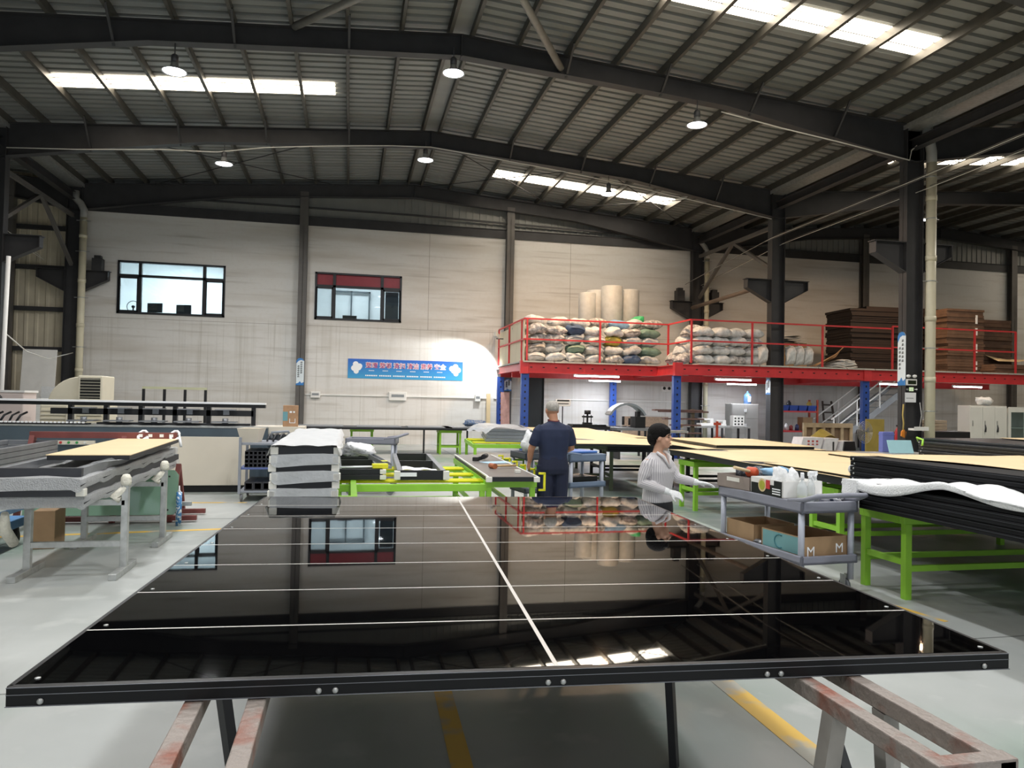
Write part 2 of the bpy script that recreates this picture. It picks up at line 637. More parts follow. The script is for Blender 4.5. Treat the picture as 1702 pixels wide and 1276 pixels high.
# eave struts, valley wires, knee braces along both column lines
for i, x in enumerate((XL, XE)):
    o = MB().box(x - .1, x + .1, YF, 26.6, 7.86, 7.87).box(x - .1, x + .1, YF, 26.6, 8.09, 8.1).box(x - .005, x + .005, YF, 26.6, 7.86, 8.1).build('eave_strut', m_steel)
    struct(o, 'long dark eave strut joining the column tops on the %s side' % ('cooler', 'stair')[i], 'beam')
    o = MB()
    ya, yb = 26.5, 21.4
    ym = (ya + yb) / 2
    o.bar((x, ya, 5.75), (x, ym, 7.35), .1, .1).bar((x, yb, 6.0), (x, ym, 7.35), .1, .1).bar((x, ya, 7.35), (x, yb, 7.35), .09, .12)
    o = o.build('knee_brace', m_steel2)
    struct(o, 'inverted V steel bracing between columns %s' % ('beside the air cooler', 'above the sack platform')[i], 'brace')
o = MB().cyl((XE - .02, 21.4, 5.55), (XE - .3, 26.5, 5.35), .07, 10).build('tie_pipe', mat('brown_pipe', '7a6b60', .6, .1, .15, 4))
struct(o, 'brown pipe tying two crane brackets behind the sacks', 'pipe')

# gable wall with two office windows, built round the openings
W1 = (-7.62, -4.23, 4.29, 6.06)
W2 = (-1.26, 1.76, 4.36, 6.03)
xs = [XL, W1[0], W1[1], W2[0], W2[1], XE]
mb = MB()
TOP = 7.66
for x0, x1, win in [(XL, W1[0], None), (W1[0], W1[1], W1), (W1[1], W2[0], None), (W2[0], W2[1], W2), (W2[1], 35.1, None)]:
    if win:
        mb.box(x0, x1, YB, YB + .2, 0, win[2]).box(x0, x1, YB, YB + .2, win[3], TOP)
    else:
        mb.box(x0, x1, YB, YB + .2, 0, TOP)
wb = mb.build('wall_back', m_wall)
struct(wb, 'tall stained plaster gable wall with two office windows', 'wall')
m_joint = mat('wall_joint', '9b958b', .8, 0, 0)
for x0, x1 in ((XL, W1[0] - 0), (W1[0], -1.8), (-1.5, 5.5), (5.8, 12.8)):
    MB().box(x0, x1, YB - .004, YB, 4.13, 4.142).build('wall_joint', m_joint, wb)
for x, z0 in ((2.72, 4.14), (8.05, 3), (20.4 - 3.6, 3)):
    MB().box(x, x + .014, YB - .004, YB, z0, TOP).build('wall_joint', m_joint, wb)
mb = MB()
for k in range(int((35.2 - XL) / .25)):
    x = XL + k * .25
    mb.box(x, x + .17, YB + .08, YB + .1, TOP, 10).box(x + .165, x + .255, YB + .05, YB + .1, TOP, 10)
o = mb.build('wall_gable_cladding', m_cladg)
struct(o, 'ribbed grey sheet cladding above the plaster gable wall', 'wall')
o['kind'] = 'structure'
o = MB().box(XL, 35.1, YB - .06, YB + .04, TOP - .02, TOP + .3).box(XL, 35.1, YB - .1, YB + .04, TOP + .28, TOP + .3).build('trim_1', m_steel)
struct(o, 'dark steel girt capping the plaster gable wall', 'beam')
o = MB().bar((XL, YB - .1, 8.25), (XR, YB - .1, 8.25), .06, .06).bar((XR, YB - .1, 8.25), (XE, YB - .1, 8.05), .06, .06).build('trim_2', m_steel)
struct(o, 'thin dark girt pipe along the gable cladding', 'beam')
for k, x in enumerate((-1.67, 5.67, 20.6, 27.9)):
    o = MB().box(x - .14, x + .14, YB - .3, YB - .288, 0, 8.75).box(x - .14, x + .14, YB - .062, YB - .05, 0, 8.75).box(x - .006, x + .006, YB - .3, YB - .05, 0, 8.75).build('wall_post', m_steel2)
    struct(o, 'grey steel wall post %s' % ['between the two office windows', 'beside the rolls on the sack platform', 'behind the big brown board stack', 'at the right edge of the gable wall'][k], 'column')

# side and rear walls, mostly out of view
def ribbed(mb, a, b, z0, z1, pitch=.3):
    a, b = Vector(a), Vector(b)
    d = (b - a)
    n = int(d.length / pitch)
    nrm = Vector((-d.y, d.x)).normalized() * .03
    pts = []
    for k in range(n + 1):
        p = a + d * (k / n)
        pts += [p, p + d / n * .55, p + d / n * .65 + nrm, p + d / n * .9 + nrm]
    vs_ = [(p.x, p.y, z) for p in pts for z in (z0, z1)]
    mb.add(vs_, [(2 * i, 2 * i + 1, 2 * i + 3, 2 * i + 2) for i in range(len(pts) - 1)])


mb = MB()
ribbed(mb, (XL - .0, YB), (-31, YB), 0, 10)
o = mb.build('wall_back_left', m_clad, recalc=False)
struct(o, 'cream ribbed sheet wall behind the cooler-side bay', 'wall')
for z in (2.95, 4.25, 5.6, 6.9):
    MB().box(-31, XL - .2, YB - .16, YB - .02, z, z + .14).build('girt', m_steel, o)
for x in (-10.75, -13.6, -17):
    MB().box(x - .13, x + .13, YB - .4, YB - .16, 0, 8.6).build('girt_post', m_steel2, o)
mb = MB()
ribbed(mb, (-31, YB), (-31, YF), 0, 9.2)
o = mb.build('wall_left', m_clad, recalc=False)
struct(o, 'far side wall of cream ribbed sheets on the cooler side', 'wall')
mb = MB()
ribbed(mb, (35.05, YF), (35.05, YB), 0, 9.2)
o = mb.build('wall_right', m_clad, recalc=False)
struct(o, 'far side wall of cream ribbed sheets on the stair side', 'wall')
mb = MB()
ribbed(mb, (-31, YF), (XL, YF), 0, 9.4)
ribbed(mb, (XE, YF), (36, YF), 0, 9.4)
mb.box(XL, XE, YF - .1, YF, 4.6, 9.4)  # unseen wide gap below this, added so daylight enters from behind
o = mb.build('wall_front', m_clad, recalc=False)
struct(o, 'unseen wall behind the viewpoint, wide opening added to let daylight in', 'wall')


# ---------------------------------------------------------------- high-bay lamps
m_lampglow = emission('lamp_lens_glow', 'f4f7ff', 8)
m_alu = mat('spun_aluminium', 'c4c6c8', .3, .7, .05, 6)


def lamp(x, y, z, label, col=(1, .97, .93), power=LAMP_W):
    t = thing('high_bay_lamp', label, 'lamp', (x, y, z), 0, 'high-bay lamps under the roof beams')
    MB().lathe([(.06, .2), (.075, .12), (.1, .06), (.235, 0), (.238, -.006), (.23, -.004), (.1, .05), (.05, .1)], n=20).build('reflector', m_alu, t)
    MB().lathe([(.07, .18), (.07, .3), (.05, .33), (.02, .34)], n=12).cyl((0, 0, .34), (0, 0, .55), .012, 6).build('driver_housing', mat('lamp_driver', '55565a', .4, .4, .05, 5), t)
    MB().lathe([(.001, .012), (.21, .008), (.21, .004), (.001, .0)], n=20).build('lens', m_lampglow, t)
    l = bpy.data.lights.new('high_bay_light', 'AREA')
    l.shape = 'DISK'
    l.size = .44
    l.energy = power
    l.color = col
    l.spread = R(165)
    lo = bpy.data.objects.new('high_bay_light', l)
    COL.objects.link(lo)
    lo.parent = t
    lo.location = (0, 0, -.02)
    return t


WARM = (1, .64, .36)
for y, rown in ((26.0, None), (21.05, 'middle beam'), (15.25, 'nearest beam'), (9.45, 'beam over the worktables'), (3.65, 'beam over the black panel'), (-2.4, 'beam behind the viewpoint')):
    if rown is None:
        continue
    for x, zz, where in ((-3.42, 7.82, 'window side of the'), (1.95, 8.4, 'ridge of the'), (7.42, 7.86, 'platform side of the')):
        lamp(x, y, zz, 'glowing round high-bay lamp hung at the %s %s' % (where, rown), WARM if x > 5 and y > 20 else (.97, .98, 1), LAMP_W * (2.0 if x > 5 and y > 20 else 1))
for x, y, lb in ((18.5, 21.05, 'high-bay lamp above the brown board stacks on the platform'), (18.5, 15.25, 'high-bay lamp of the stair-side bay above the blue-black panels'), (18.5, 9.45, 'high-bay lamp of the stair-side bay out of sight')):
    lamp(x, y, 7.9, lb, WARM if y > 20 else (1, .93, .83))
for x, y, lb in ((-14, 15.1, 'high-bay lamp in the dim bay behind the air cooler'), (-14, 6, 'high-bay lamp in the dim bay out of sight')):
    lamp(x, y, 7.9, lb, power=LAMP_W * .5)

# cable clipped along the middle beam and the nearest beam
for k, (y, pts) in enumerate([(21.02, [(-8.6, 7.78), (-7, 7.88), (-5, 8.06), (-3.6, 8.12), (-2.4, 8.35), (-1, 8.52), (1, 8.72), (2.1, 8.78), (3.5, 8.66), (6, 8.42), (8, 8.18), (10, 7.9), (12.8, 7.5)]), (15.24, [(8, 8.22), (9.5, 8.0), (11, 7.82), (12.9, 7.56), (12.95, 7.8), (13.3, 8.1)])]):
    o = MB().tube([(x, y, z) for x, z in pts], .014, 6).build('power_cable', m_cable)
    tag(o, ['thin white cable clipped along the middle roof beam', 'white cable clipped along the nearest roof beam to the downpipe'][k], 'cable')
for k in range(5):
    x = 12.55 + .22 * k
    z = 6.75 + .13 * (k % 3)
    o = MB().tube([(x, 26.6, z - .5), (x, 21, z), (x, 15, z + .1), (x, 8, z + .3)], .009, 5).build('overhead_wire', m_cable if k % 2 else m_steel2)
    tag(o, 'thin overhead wire strung along the stair-side columns, %s of five' % ORD[k], 'wire')
for k in range(3):
    z = 6.6 + .12 * k
    o = MB().tube([(-9.3 - .1 * k, 25.5, z - .9), (-9.6, 18, z - .1), (-9.9, 12, z)], .009, 5).build('overhead_wire', m_cable)
    tag(o, 'thin overhead wire strung beside the cooler-side columns, %s of three' % ORD[k], 'wire')

# rainwater pipes
def downpipe(x, y, r, label, z1=7.6, off=(0, 0)):
    t = thing('downpipe', label, 'pipe', (x, y, 0), kind='structure')
    MB().cyl((0, 0, 0), (0, 0, z1), r, 16).build('pipe', m_pvc, t)
    MB().tube([(0, 0, z1), (0, 0, z1 + .25), (off[0] * .4, off[1] * .4, z1 + .45), (off[0], off[1], z1 + .6), (off[0], off[1], z1 + .85)], r * 1.02, 14).build('elbow', mat('grey_pvc', '9a9b98', .4, 0, .05, 4), t)
    z = .9
    while z < z1:
        MB().lathe([(r + .012, -.06), (r + .012, .06)], (0, 0, z), 16).build('coupling', m_pvc, t)
        z += 1.45
    for z in (1.6, 3.1, 4.7, 6.2, 7.2):
        MB().lathe([(r + .006, -.012), (r + .006, .012)], (0, 0, z), 16).box(-r - .1, r + .1, -.012, .012, z - .01, z + .01).build('clip', m_galv, t)
    return t


downpipe(XE + .42, 15.25, .115, 'thick ivory downpipe beside the exit sign column', 7.55, (-.12, 0))
downpipe(XE + .36, 26.6, .09, 'ivory downpipe beside the column behind the sacks', 7.3, (-.25, 0))
downpipe(XL + .32, 26.5, .11, 'ivory downpipe beside the stained wall and air cooler', 7.3, (-.25, 0))
# ================================================================ office windows
m_frame = mat('dark_window_frame', '2b2d31', .45, .2, .1, 6)
m_office = mat('office_white', 'eef1f2', .7, 0, .03, 2)


def office(win, n, label, mull, trans_z, red, power, depth):
    x0, x1, z0, z1 = win
    t = thing('window_%d' % n, label, 'window', ((x0 + x1) / 2, YB, z0), kind='structure')
    w, h = x1 - x0, z1 - z0
    f = MB()
    f.box(-w / 2, w / 2, -.03, .12, 0, .07).box(-w / 2, w / 2, -.03, .12, h - .06, h).box(-w / 2, -w / 2 + .07, -.03, .12, 0, h).box(w / 2 - .07, w / 2, -.03, .12, 0, h)
    ms = [-w / 2 + w * q for q in mull]
    for x in ms:
        f.box(x - .05, x + .05, -.02, .1, 0, h)
    tz = trans_z - z0
    f.box(-w / 2, w / 2, -.02, .1, tz - .04, tz + .04)
    f.build('window_frame', m_frame, t)
    edges = [-w / 2] + ms + [w / 2]
    for i in range(3):
        a, b = edges[i] + .05, edges[i + 1] - .05
        MB().box(a, b, .04, .048, .06, tz - .04).build('pane', m_glass, t)
        MB().box(a, b, .04, .048, tz + .04, h - .05).build('pane', red or m_glass, t, label='red covered pane' if red else None)
        if i != 1:
            s = MB()
            s.box(a - .01, b + .01, -.03, .03, .06, .12).box(a - .01, b + .01, -.03, .03, tz - .1, tz - .04).box(a - .01, a + .04, -.03, .03, .06, tz - .04).box(b - .04, b + .01, -.03, .03, .06, tz - .04)
            s.build('sash', m_frame, t)
    # the room behind
    r = MB()
    X0, X1, Z0, Z1 = -w / 2 - 1.2, w / 2 + 1.2, -.75, h + .55
    D = depth
    r.box(X0, X1, .2, D, Z0 - .1, Z0).box(X0, X1, .2, D, Z1, Z1 + .1).box(X0 - .1, X0, .2, D, Z0, Z1).box(X1, X1 + .1, .2, D, Z0, Z1).box(X0, X1, D, D + .1, Z0, Z1)
    r.build('office_room', m_office, t)
    l = bpy.data.lights.new('office_light', 'AREA')
    l.shape = 'RECTANGLE'
    l.size, l.size_y = 1.8, .5
    l.energy = power
    l.color = (.9, .96, 1)
    lo = bpy.data.objects.new('office_light', l)
    COL.objects.link(lo)
    lo.parent = t
    lo.location = (0, D * .5, Z1 - .04)
    return t


w1 = office(W1, 1, 'large office window with brightly lit white room behind', (.205, .8), 5.57, None, 125, 3.6)
w2 = office(W2, 2, 'office window with red covered top panes', (.22, .77), 5.55, mat('red_film', '8e2a36', .4, 0, .08, 4), 62, 3.4)
g = MB()
for x in (-.9, -.25, .45):
    g.box(x - .03, x + .03, 3.2, 3.3, -.7, 1.5)
g.box(-.9, .5, 3.2, 3.3, .3, .36).box(-.9, .5, 3.2, 3.3, 1.44, 1.5)
g.build('partition_grid', mat('grey_partition', '5d666b', .5, 0, .05, 4), w2)
MB().box(.95, 1.42, .3, .34, .02, 1.12).build('blind', mat('grey_blind', '5c5e66', .6, 0, .05, 5), w2)


def monitor(x, y, z, label):
    t = thing('monitor', label, 'monitor', (x, y, z), R(-15))
    MB().box(-.26, .26, -.02, .02, .14, .46).build('screen', m_black, t)
    MB().box(-.03, .03, 0, .03, .02, .2).box(-.12, .12, -.08, .1, 0, .02).build('stand', m_black, t)


def desk(x0, x1, y0, y1, z, zf, label):
    t = thing('office_desk', label, 'desk', ((x0 + x1) / 2, (y0 + y1) / 2, zf))
    a, b = (x1 - x0) / 2, (y1 - y0) / 2
    MB().box(-a, a, -b, b, z - zf - .04, z - zf).build('desk_top', m_office, t)
    for sx in (-1, 1):
        MB().box(sx * a - .02, sx * a + .02, -b, b, 0, z - zf - .04).build('side_panel', m_office, t)


desk(-7.4, -4.4, 27.4, 28.2, 4.3, 3.54, 'white office desk behind the large window')
monitor(-6.62, 27.75, 4.3, 'dark monitor behind the large window beside the mullion')
monitor(-5.72, 27.9, 4.3, 'dark monitor in the middle of the large office window')
t = thing('desk_fan', 'small desk fan in the corner of the large office window', 'fan', (-7.3, 27.7, 4.3))
MB().tube([(.2 * math.cos(a), 0, .3 + .2 * math.sin(a)) for a in [k * math.pi / 8 for k in range(17)]], .012, 6).build('cage', m_black, t)
MB().cyl((0, .05, .3), (0, -.03, .3), .05).box(-.02, .02, 0, .04, 0, .3).box(-.1, .1, -.08, .1, 0, .02).build('motor', m_black, t)
desk(-.9, 1.3, 27.45, 28.2, 4.2, 3.61, 'white office desk behind the red-topped window')
t = thing('office_chair', 'black office chair back seen through the red-topped window', 'chair', (-.05, 28.6, 3.61))
MB().box(-.26, .26, -.03, .03, .72, 1.1).build('backrest', m_black, t)
MB().box(-.25, .25, -.25, .25, .42, .5).build('seat', m_black, t)
MB().cyl((0, 0, .05), (0, 0, .45), .03).box(-.3, .3, -.03, .03, 0, .05).box(-.03, .03, -.3, .3, 0, .05).box(-.02, .02, .2, .25, .4, .9).build('base', m_black, t)


# ---------------------------------------------------------------- text as flat print
def text_mesh(body, size, offset=0., ext=.001):
    cu = bpy.data.curves.new('print', 'FONT')
    cu.body = body
    cu.size = size
    cu.align_x = 'CENTER'
    cu.align_y = 'CENTER'
    cu.offset = offset
    cu.extrude = ext
    cu.resolution_u = 2
    o = bpy.data.objects.new('print', cu)
    COL.objects.link(o)
    dg = bpy.context.evaluated_depsgraph_get()
    me = bpy.data.meshes.new_from_object(o.evaluated_get(dg))
    bpy.data.objects.remove(o)
    bpy.data.curves.remove(cu)
    return me


def lettering(body, size, m, parent, loc, rot=(R(90), 0, 0), offset=0., name='lettering'):
    me = text_mesh(body, size, offset)
    me.materials.clear()
    me.materials.append(m)
    return inst(name, me, parent, loc, rot)


def banner_mat():
    m = bpy.data.materials.new('blue_banner_print')
    m.use_nodes = True
    nt = m.node_tree
    b = nt.nodes['Principled BSDF']
    b.inputs['Roughness'].default_value = .4
    tc = nt.nodes.new('ShaderNodeTexCoord')
    sp = nt.nodes.new('ShaderNodeSeparateXYZ')
    nt.links.new(tc.outputs['Object'], sp.inputs[0])
    r = nt.nodes.new('ShaderNodeValToRGB')
    r.color_ramp.elements[0].color = srgb('3fa0d2')
    r.color_ramp.elements[1].color = srgb('2c62c4')
    r.color_ramp.elements[0].position = 0
    r.color_ramp.elements[1].position = .7
    nt.links.new(sp.outputs[2], r.inputs[0])
    nt.links.new(r.outputs[0], b.inputs['Base Color'])
    return m


bn = thing('slogan_banner', 'long blue wall banner with red slogan characters', 'banner', (1.985, YB - .012, 2.33))
MB().box(-2.05, 2.05, 0, .01, 0, .69).build('banner_sheet', banner_mat(), bn)
m_pw = mat('print_white', 'f2f4f6', .5, 0, 0)
m_pr = mat('print_red', 'd2516b', .5, 0, 0)
for k, w in enumerate(['整理', '整顿', '清扫', '清洁', '素养', '安全']):
    x = -1.22 + .487 * k
    lettering(w, .215, m_pw, bn, (x, -.002, .46), offset=.012, name='lettering_outline')
    lettering(w, .215, m_pr if k < 5 else mat('print_pink', 'e9b9c6', .5, 0, 0), bn, (x, -.005, .46))
    d = MB()
    for j in range(5):
        d.box(x - .1 + j * .04, x - .075 + j * .04, -.003, 0, .27, .3)
    n_ = 7
    for j in range(n_):
        d.box(x - .22 + j * .062, x - .175 + j * .062, -.003, 0, .085, .13)
    d.build('small_print', m_pw, bn)['kind'] = 'stuff'
for sx in (-1, 1):
    c = MB()
    for dx, dz, r_ in ((0, .5, .1), (-.13 * sx, .43, .1), (.1, .38, .1), (.02, .25, .09), (-.06, .36, .1)):
        c.lathe([(r_, 0), (r_, .003)], (0, 0, 0), 18)
        for i in range(len(c.v) - 36, len(c.v)):
            x, y, z = c.v[i]
            c.v[i] = (sx * 1.78 + dx + x, -z - .001 - .0004 * dx, dz + y)
    c.build('white_clover', m_pw, bn)

# ---------------------------------------------------------------- wall conduit and boxes
o = MB().box(-1.5, 4.95, YB - .04, YB, 1.7, 1.75).build('cable_trunking', m_white)
tag(o, 'white cable trunking along the wall under the blue banner', 'trunking')
o = MB().box(5.2, 12.8, YB - .04, YB, 1.7, 1.75).build('cable_trunking', m_white)
tag(o, 'white cable trunking along the wall under the platform', 'trunking')
for x, w, h, lb in ((-1.15, .32, .22, 'small white socket box beside the grey wall post'), (1.7, .62, .3, 'wide white breaker box under the blue banner'), (4.6, .2, .26, 'small white switch box near the blue platform post')):
    t = thing('wall_box', lb, 'electrical box', (x, YB - .1, 1.72 - h / 2))
    MB().box(-w / 2, w / 2, 0, .1, 0, h).build('cover', m_white, t, .01)
    MB().box(-w * .36, w * .36, -.006, 0, h * .4, h * .72).build('flap', mat('grey_flap', '8c9194', .3, 0, .05, 4), t)


def slogan_strip(loc, rz, w, h, label):
    t = thing('slogan_strip', label, 'sign', loc, rz)
    MB().prism([(-w / 2, 0), (w / 2, 0), (w / 2, h - .1), (w * .3, h - .02), (0, h), (-w * .3, h - .02), (-w / 2, h - .1)], 0, .008).build('strip_sheet', mat('strip_white', 'dfe9ee', .45, 0, .03, 5), t)
    b = MB()
    b.prism([(-w / 2, 0), (w / 2, 0), (w / 2, h * .12), (w * .2, h * .08), (0, h * .15), (-w * .2, h * .09), (-w / 2, h * .06)], -.002, 0)
    b.prism([(-w / 2, h * .8), (-w / 2, h - .1), (-w * .3, h - .02), (0, h), (w * .3, h - .02), (w / 2, h - .1), (w * .1, h * .93), (-w * .2, h * .9)], -.002, 0)
    b.build('blue_print', mat('print_blue', '3a7fc4', .5, 0, .1, 8), t)
    c = MB()
    for k in range(6):
        for col, zt in ((.16, .82), (-.2, .68)):
            z = h * (zt - .075 * k)
            x = w * col
            c.box(x - .035, x + .035, -.003, 0, z, z + .012).box(x - .03, x + .03, -.003, 0, z + .028, z + .038).box(x - .006, x + .006, -.003, 0, z - .012, z + .05).box(x - .035, x - .022, -.003, 0, z - .01, z + .02)
    c.build('small_print', m_ink, t)['kind'] = 'stuff'


slogan_strip((-1.67, YB - .312, 2.03), 0, .26, .94, 'pale slogan strip on the grey post between the windows')
slogan_strip((5.67, YB - .312, 2.0), 0, .26, .45, 'pale slogan strip on the wall post under the platform')
slogan_strip((XE - .24, 15.4, 2.2), R(-90), .26, 1.28, 'tall pale slogan strip on the exit sign column')
slogan_strip((XE - .24, 21.2, 2.0), R(-90), .26, .5, 'short slogan strip on the column below the red beam')

# signs on the column
t = thing('emergency_light', 'twin-head emergency light on the exit sign column', 'lamp', (13.02, 15.24, 2.2))
MB().box(-.14, .14, 0, .06, 0, .15).build('housing', m_white, t, .01)
MB().box(-.11, .11, -.004, 0, .03, .12).build('display', mat('dark_display', '27301f', .3, 0, .1, 8), t)
for sx in (-1, 1):
    MB().lathe([(.02, -.03), (.055, 0), (.05, .03), (.01, .05)], (sx * .085, .02, .21), 14).build('lamp_head', m_white, t)
t = thing('exit_sign', 'green running-man exit sign with arrow on the column', 'sign', (13.02, 15.24, 2.06))
MB().box(-.17, .17, 0, .03, 0, .1).build('sign_body', m_black, t)
c = MB()
gx = -.02
c.box(gx - .06, gx + .06, -.003, 0, .005, .095)
c.build('green_field', emission('exit_green', '7fae3c', .5), t)
MB().bar((gx, -.005, .03), (gx + .012, -.005, .065), .003, .018).bar((gx, -.005, .03), (gx - .03, -.005, .015), .003, .01).bar((gx, -.005, .03), (gx + .025, -.005, .02), .003, .01).bar((gx + .01, -.005, .06), (gx - .02, -.005, .045), .003, .009).sphere((gx + .018, -.005, .078), .009, 8).build('running_man', m_pw, t)
MB().prism([(.07, .04), (.12, .04), (.12, .025), (.155, .05), (.12, .075), (.12, .06), (.07, .06)], -.003, 0).box(-.16, -.1, -.003, 0, .03, .036).box(-.16, -.1, -.003, 0, .055, .061).build('arrow', m_pw, t)
t = thing('notice_sheet', 'white paper notice below the exit sign', 'notice', (12.99, 15.25, 1.8))
MB().box(-.15, .15, 0, .004, 0, .23).build('paper', m_pw, t)
MB().box(-.12, .08, -.002, 0, .09, .1).build('printed_line', m_ink, t)

# floodlight clamped to the platform corner, washing the wall by the banner
t = thing('floodlight', 'small floodlight clamped on the platform corner, lighting the wall', 'lamp', (5.08, 26.0, 3.95))
MB().box(-.12, .12, -.05, .05, -.1, .1).build('housing', mat('light_grey_plastic', 'c9c9c4', .5, 0, .05, 4), t, .01, rot=(R(-20), R(25), R(40)))
MB().box(-.02, .25, -.02, .02, -.13, -.1).build('bracket', m_steel, t)
l = bpy.data.lights.new('flood_light', 'SPOT')
l.energy = 290
l.spot_size = R(118)
l.spot_blend = .35
l.shadow_soft_size = .06
l.color = (.97, 1, 1)
lo = bpy.data.objects.new('flood_light', l)
COL.objects.link(lo)
lo.parent = t
lo.location = (-.1, .1, -.12)
lo.rotation_euler = Vector((-.75, .32, -1.1)).to_track_quat('-Z', 'Y').to_euler()

# ================================================================ storage platform
DK = 2.9
pl = thing('storage_platform', 'red steel storage platform on blue posts, loaded with white sacks', 'platform', (0, 0, 0))
for (x, y) in ((5.35, 22.68), (5.35, 26.5), (9.72, 21.1), (9.65, 26.5), (16.22, 21.05), (16.22, 26.5), (22.6, 21.05)):
    p = MB()
    p.box(x - .12, x + .12, y - .07, y + .07, 0, 2.5)
    p.box(x - .18, x + .18, y - .14, y + .14, 0, .02)
    po = p.build('post', m_blue, pl)
    h = MB()
    for k in range(11):
        h.box(x - .025, x + .025, y - .073, y - .06, .3 + k * .2, .36 + k * .2)
    h.build('post_hole', m_black, po)


def ibeam(mb, p, q, d=.3, w=.14):
    p, q = Vector(p), Vector(q)
    mb.bar(p, q, .06, d).bar(p + Vector((0, 0, d / 2)), q + Vector((0, 0, d / 2)), w, .02).bar(p - Vector((0, 0, d / 2)), q - Vector((0, 0, d / 2)), w, .02)


for p, q, d in (((5.28, 22.62, 2.69), (9.9, 22.62, 2.69), .3), ((9.66, 20.98, 2.69), (24.5, 20.98, 2.69), .3), ((9.75, 20.98, 2.69), (9.75, 26.6, 2.69), .28), ((5.35, 22.62, 2.72), (5.35, 26.6, 2.72), .2),
                ((5.35, 24.6, 2.55), (24.5, 24.6, 2.55), .2), ((16.22, 21, 2.6), (16.22, 26.6, 2.6), .2), ((5.35, 26.5, 2.6), (24.5, 26.5, 2.6), .2)):
    b = MB()
    ibeam(b, p, q, d)
    bo = b.build('beam', m_red, pl)
    if p[1] == q[1] and p[1] < 23:
        h = MB()
        n = int((q[0] - p[0]) / .4)
        for k in range(n):
            x = p[0] + .25 + k * .4
            h.box(x - .035, x + .035, p[1] - .034, p[1] - .03, 2.69, 2.72)
        h.build('slot_hole', m_black, bo)
for x, y in ((5.3, 22.6), (9.7, 20.96), (16.22, 20.96)):
    MB().box(x - .13, x + .13, y - .06, y + .1, 2.5, 2.9).build('corner_plate', m_red, pl, .005)
m_deck = mat('deck_board', 'b9b5ac', .7, 0, .15, 3)
x = 5.25
while x < 24.4:
    w = 1.02
    y0 = 22.5 if x < 9.6 else 20.86
    MB().box(x, min(x + w - .04, 24.5), y0, 26.9, 2.855, DK).build('deck_board', m_deck, pl)
    x += w


def rail_run(pts, posts, zt=4.22, zm=3.58):
    for a, b in zip(pts[:-1], pts[1:]):
        for z in (zt, zm):
            MB().bar((a[0], a[1], z), (b[0], b[1], z), .045, .045).build('rail', m_red, pl)
    for x, y in posts:
        MB().box(x - .025, x + .025, y - .025, y + .025, DK, zt).build('rail_post', m_red, pl)


rail_run([(5.3, 26.7), (5.3, 22.6), (10.1, 22.6), (10.1, 20.95), (17.1, 20.95)], [(5.3, 26.7), (5.3, 24.9), (5.3, 23.0), (5.38, 22.6), (7.77, 22.6), (10.1, 22.6), (10.12, 20.95), (12.15, 20.95), (14.6, 20.95)])
rail_run([(17.15, 20.95), (21.94, 20.95)], [(17.15, 20.95), (20.3, 20.95), (21.94, 20.95)], 4.3, 3.62)
m_ply = mat('pale_plywood', 'd9cdb2', .65, 0, .08, 3, stretch=(1, 1, .2))
for y0, y1, z0, z1 in ((22.75, 24.8, DK, 3.55), (22.75, 24.8, 3.6, 4.18), (25.0, 26.6, DK, 3.55), (25.0, 26.6, 3.6, 4.1)):
    MB().box(5.32, 5.345, y0, y1, z0, z1).build('side_board', m_ply, pl)

# tube lights under the platform
m_tube = emission('tube_glow', 'f2f6ff', 14)
for x, y, z, w, lb in ((7.95, 23.4, 2.5, 1.55, 'glowing tube light under the sack platform above the weighing scale'), (12.1, 22.0, 2.46, 1.25, 'glowing tube light under the platform beside the column'), (18.1, 22.0, 2.46, 1.2, 'glowing tube light under the platform beside the stairs'), (21.6, 22.6, 2.46, 1.2, 'tube light under the platform above the white cabinets'), (9.0, 25.6, 2.42, 1.2, 'tube light hidden behind the blue back post'), (14.2, 25.2, 2.42, 1.2, 'tube light under the platform above the water bottle')):
    t = thing('tube_light', lb, 'lamp', (x, y, z), group='tube lights under the platform')
    MB().cyl((-w / 2, 0, 0), (w / 2, 0, 0), .025, 10).build('tube', m_tube, t)
    MB().box(-w / 2, w / 2, -.03, .03, .02, .06).box(-w / 2 - .02, -w / 2, -.03, .03, -.03, .06).box(w / 2, w / 2 + .02, -.03, .03, -.03, .06).build('fitting', m_white, t)
    l = bpy.data.lights.new('tube_light_source', 'AREA')
    l.shape = 'RECTANGLE'
    l.size, l.size_y = w, .05
    l.energy = TUBE_W
    l.color = (.9, .93, 1)
    lo = bpy.data.objects.new('tube_light_source', l)
    COL.objects.link(lo)
    lo.parent = t
    lo.location = (0, 0, -.03)

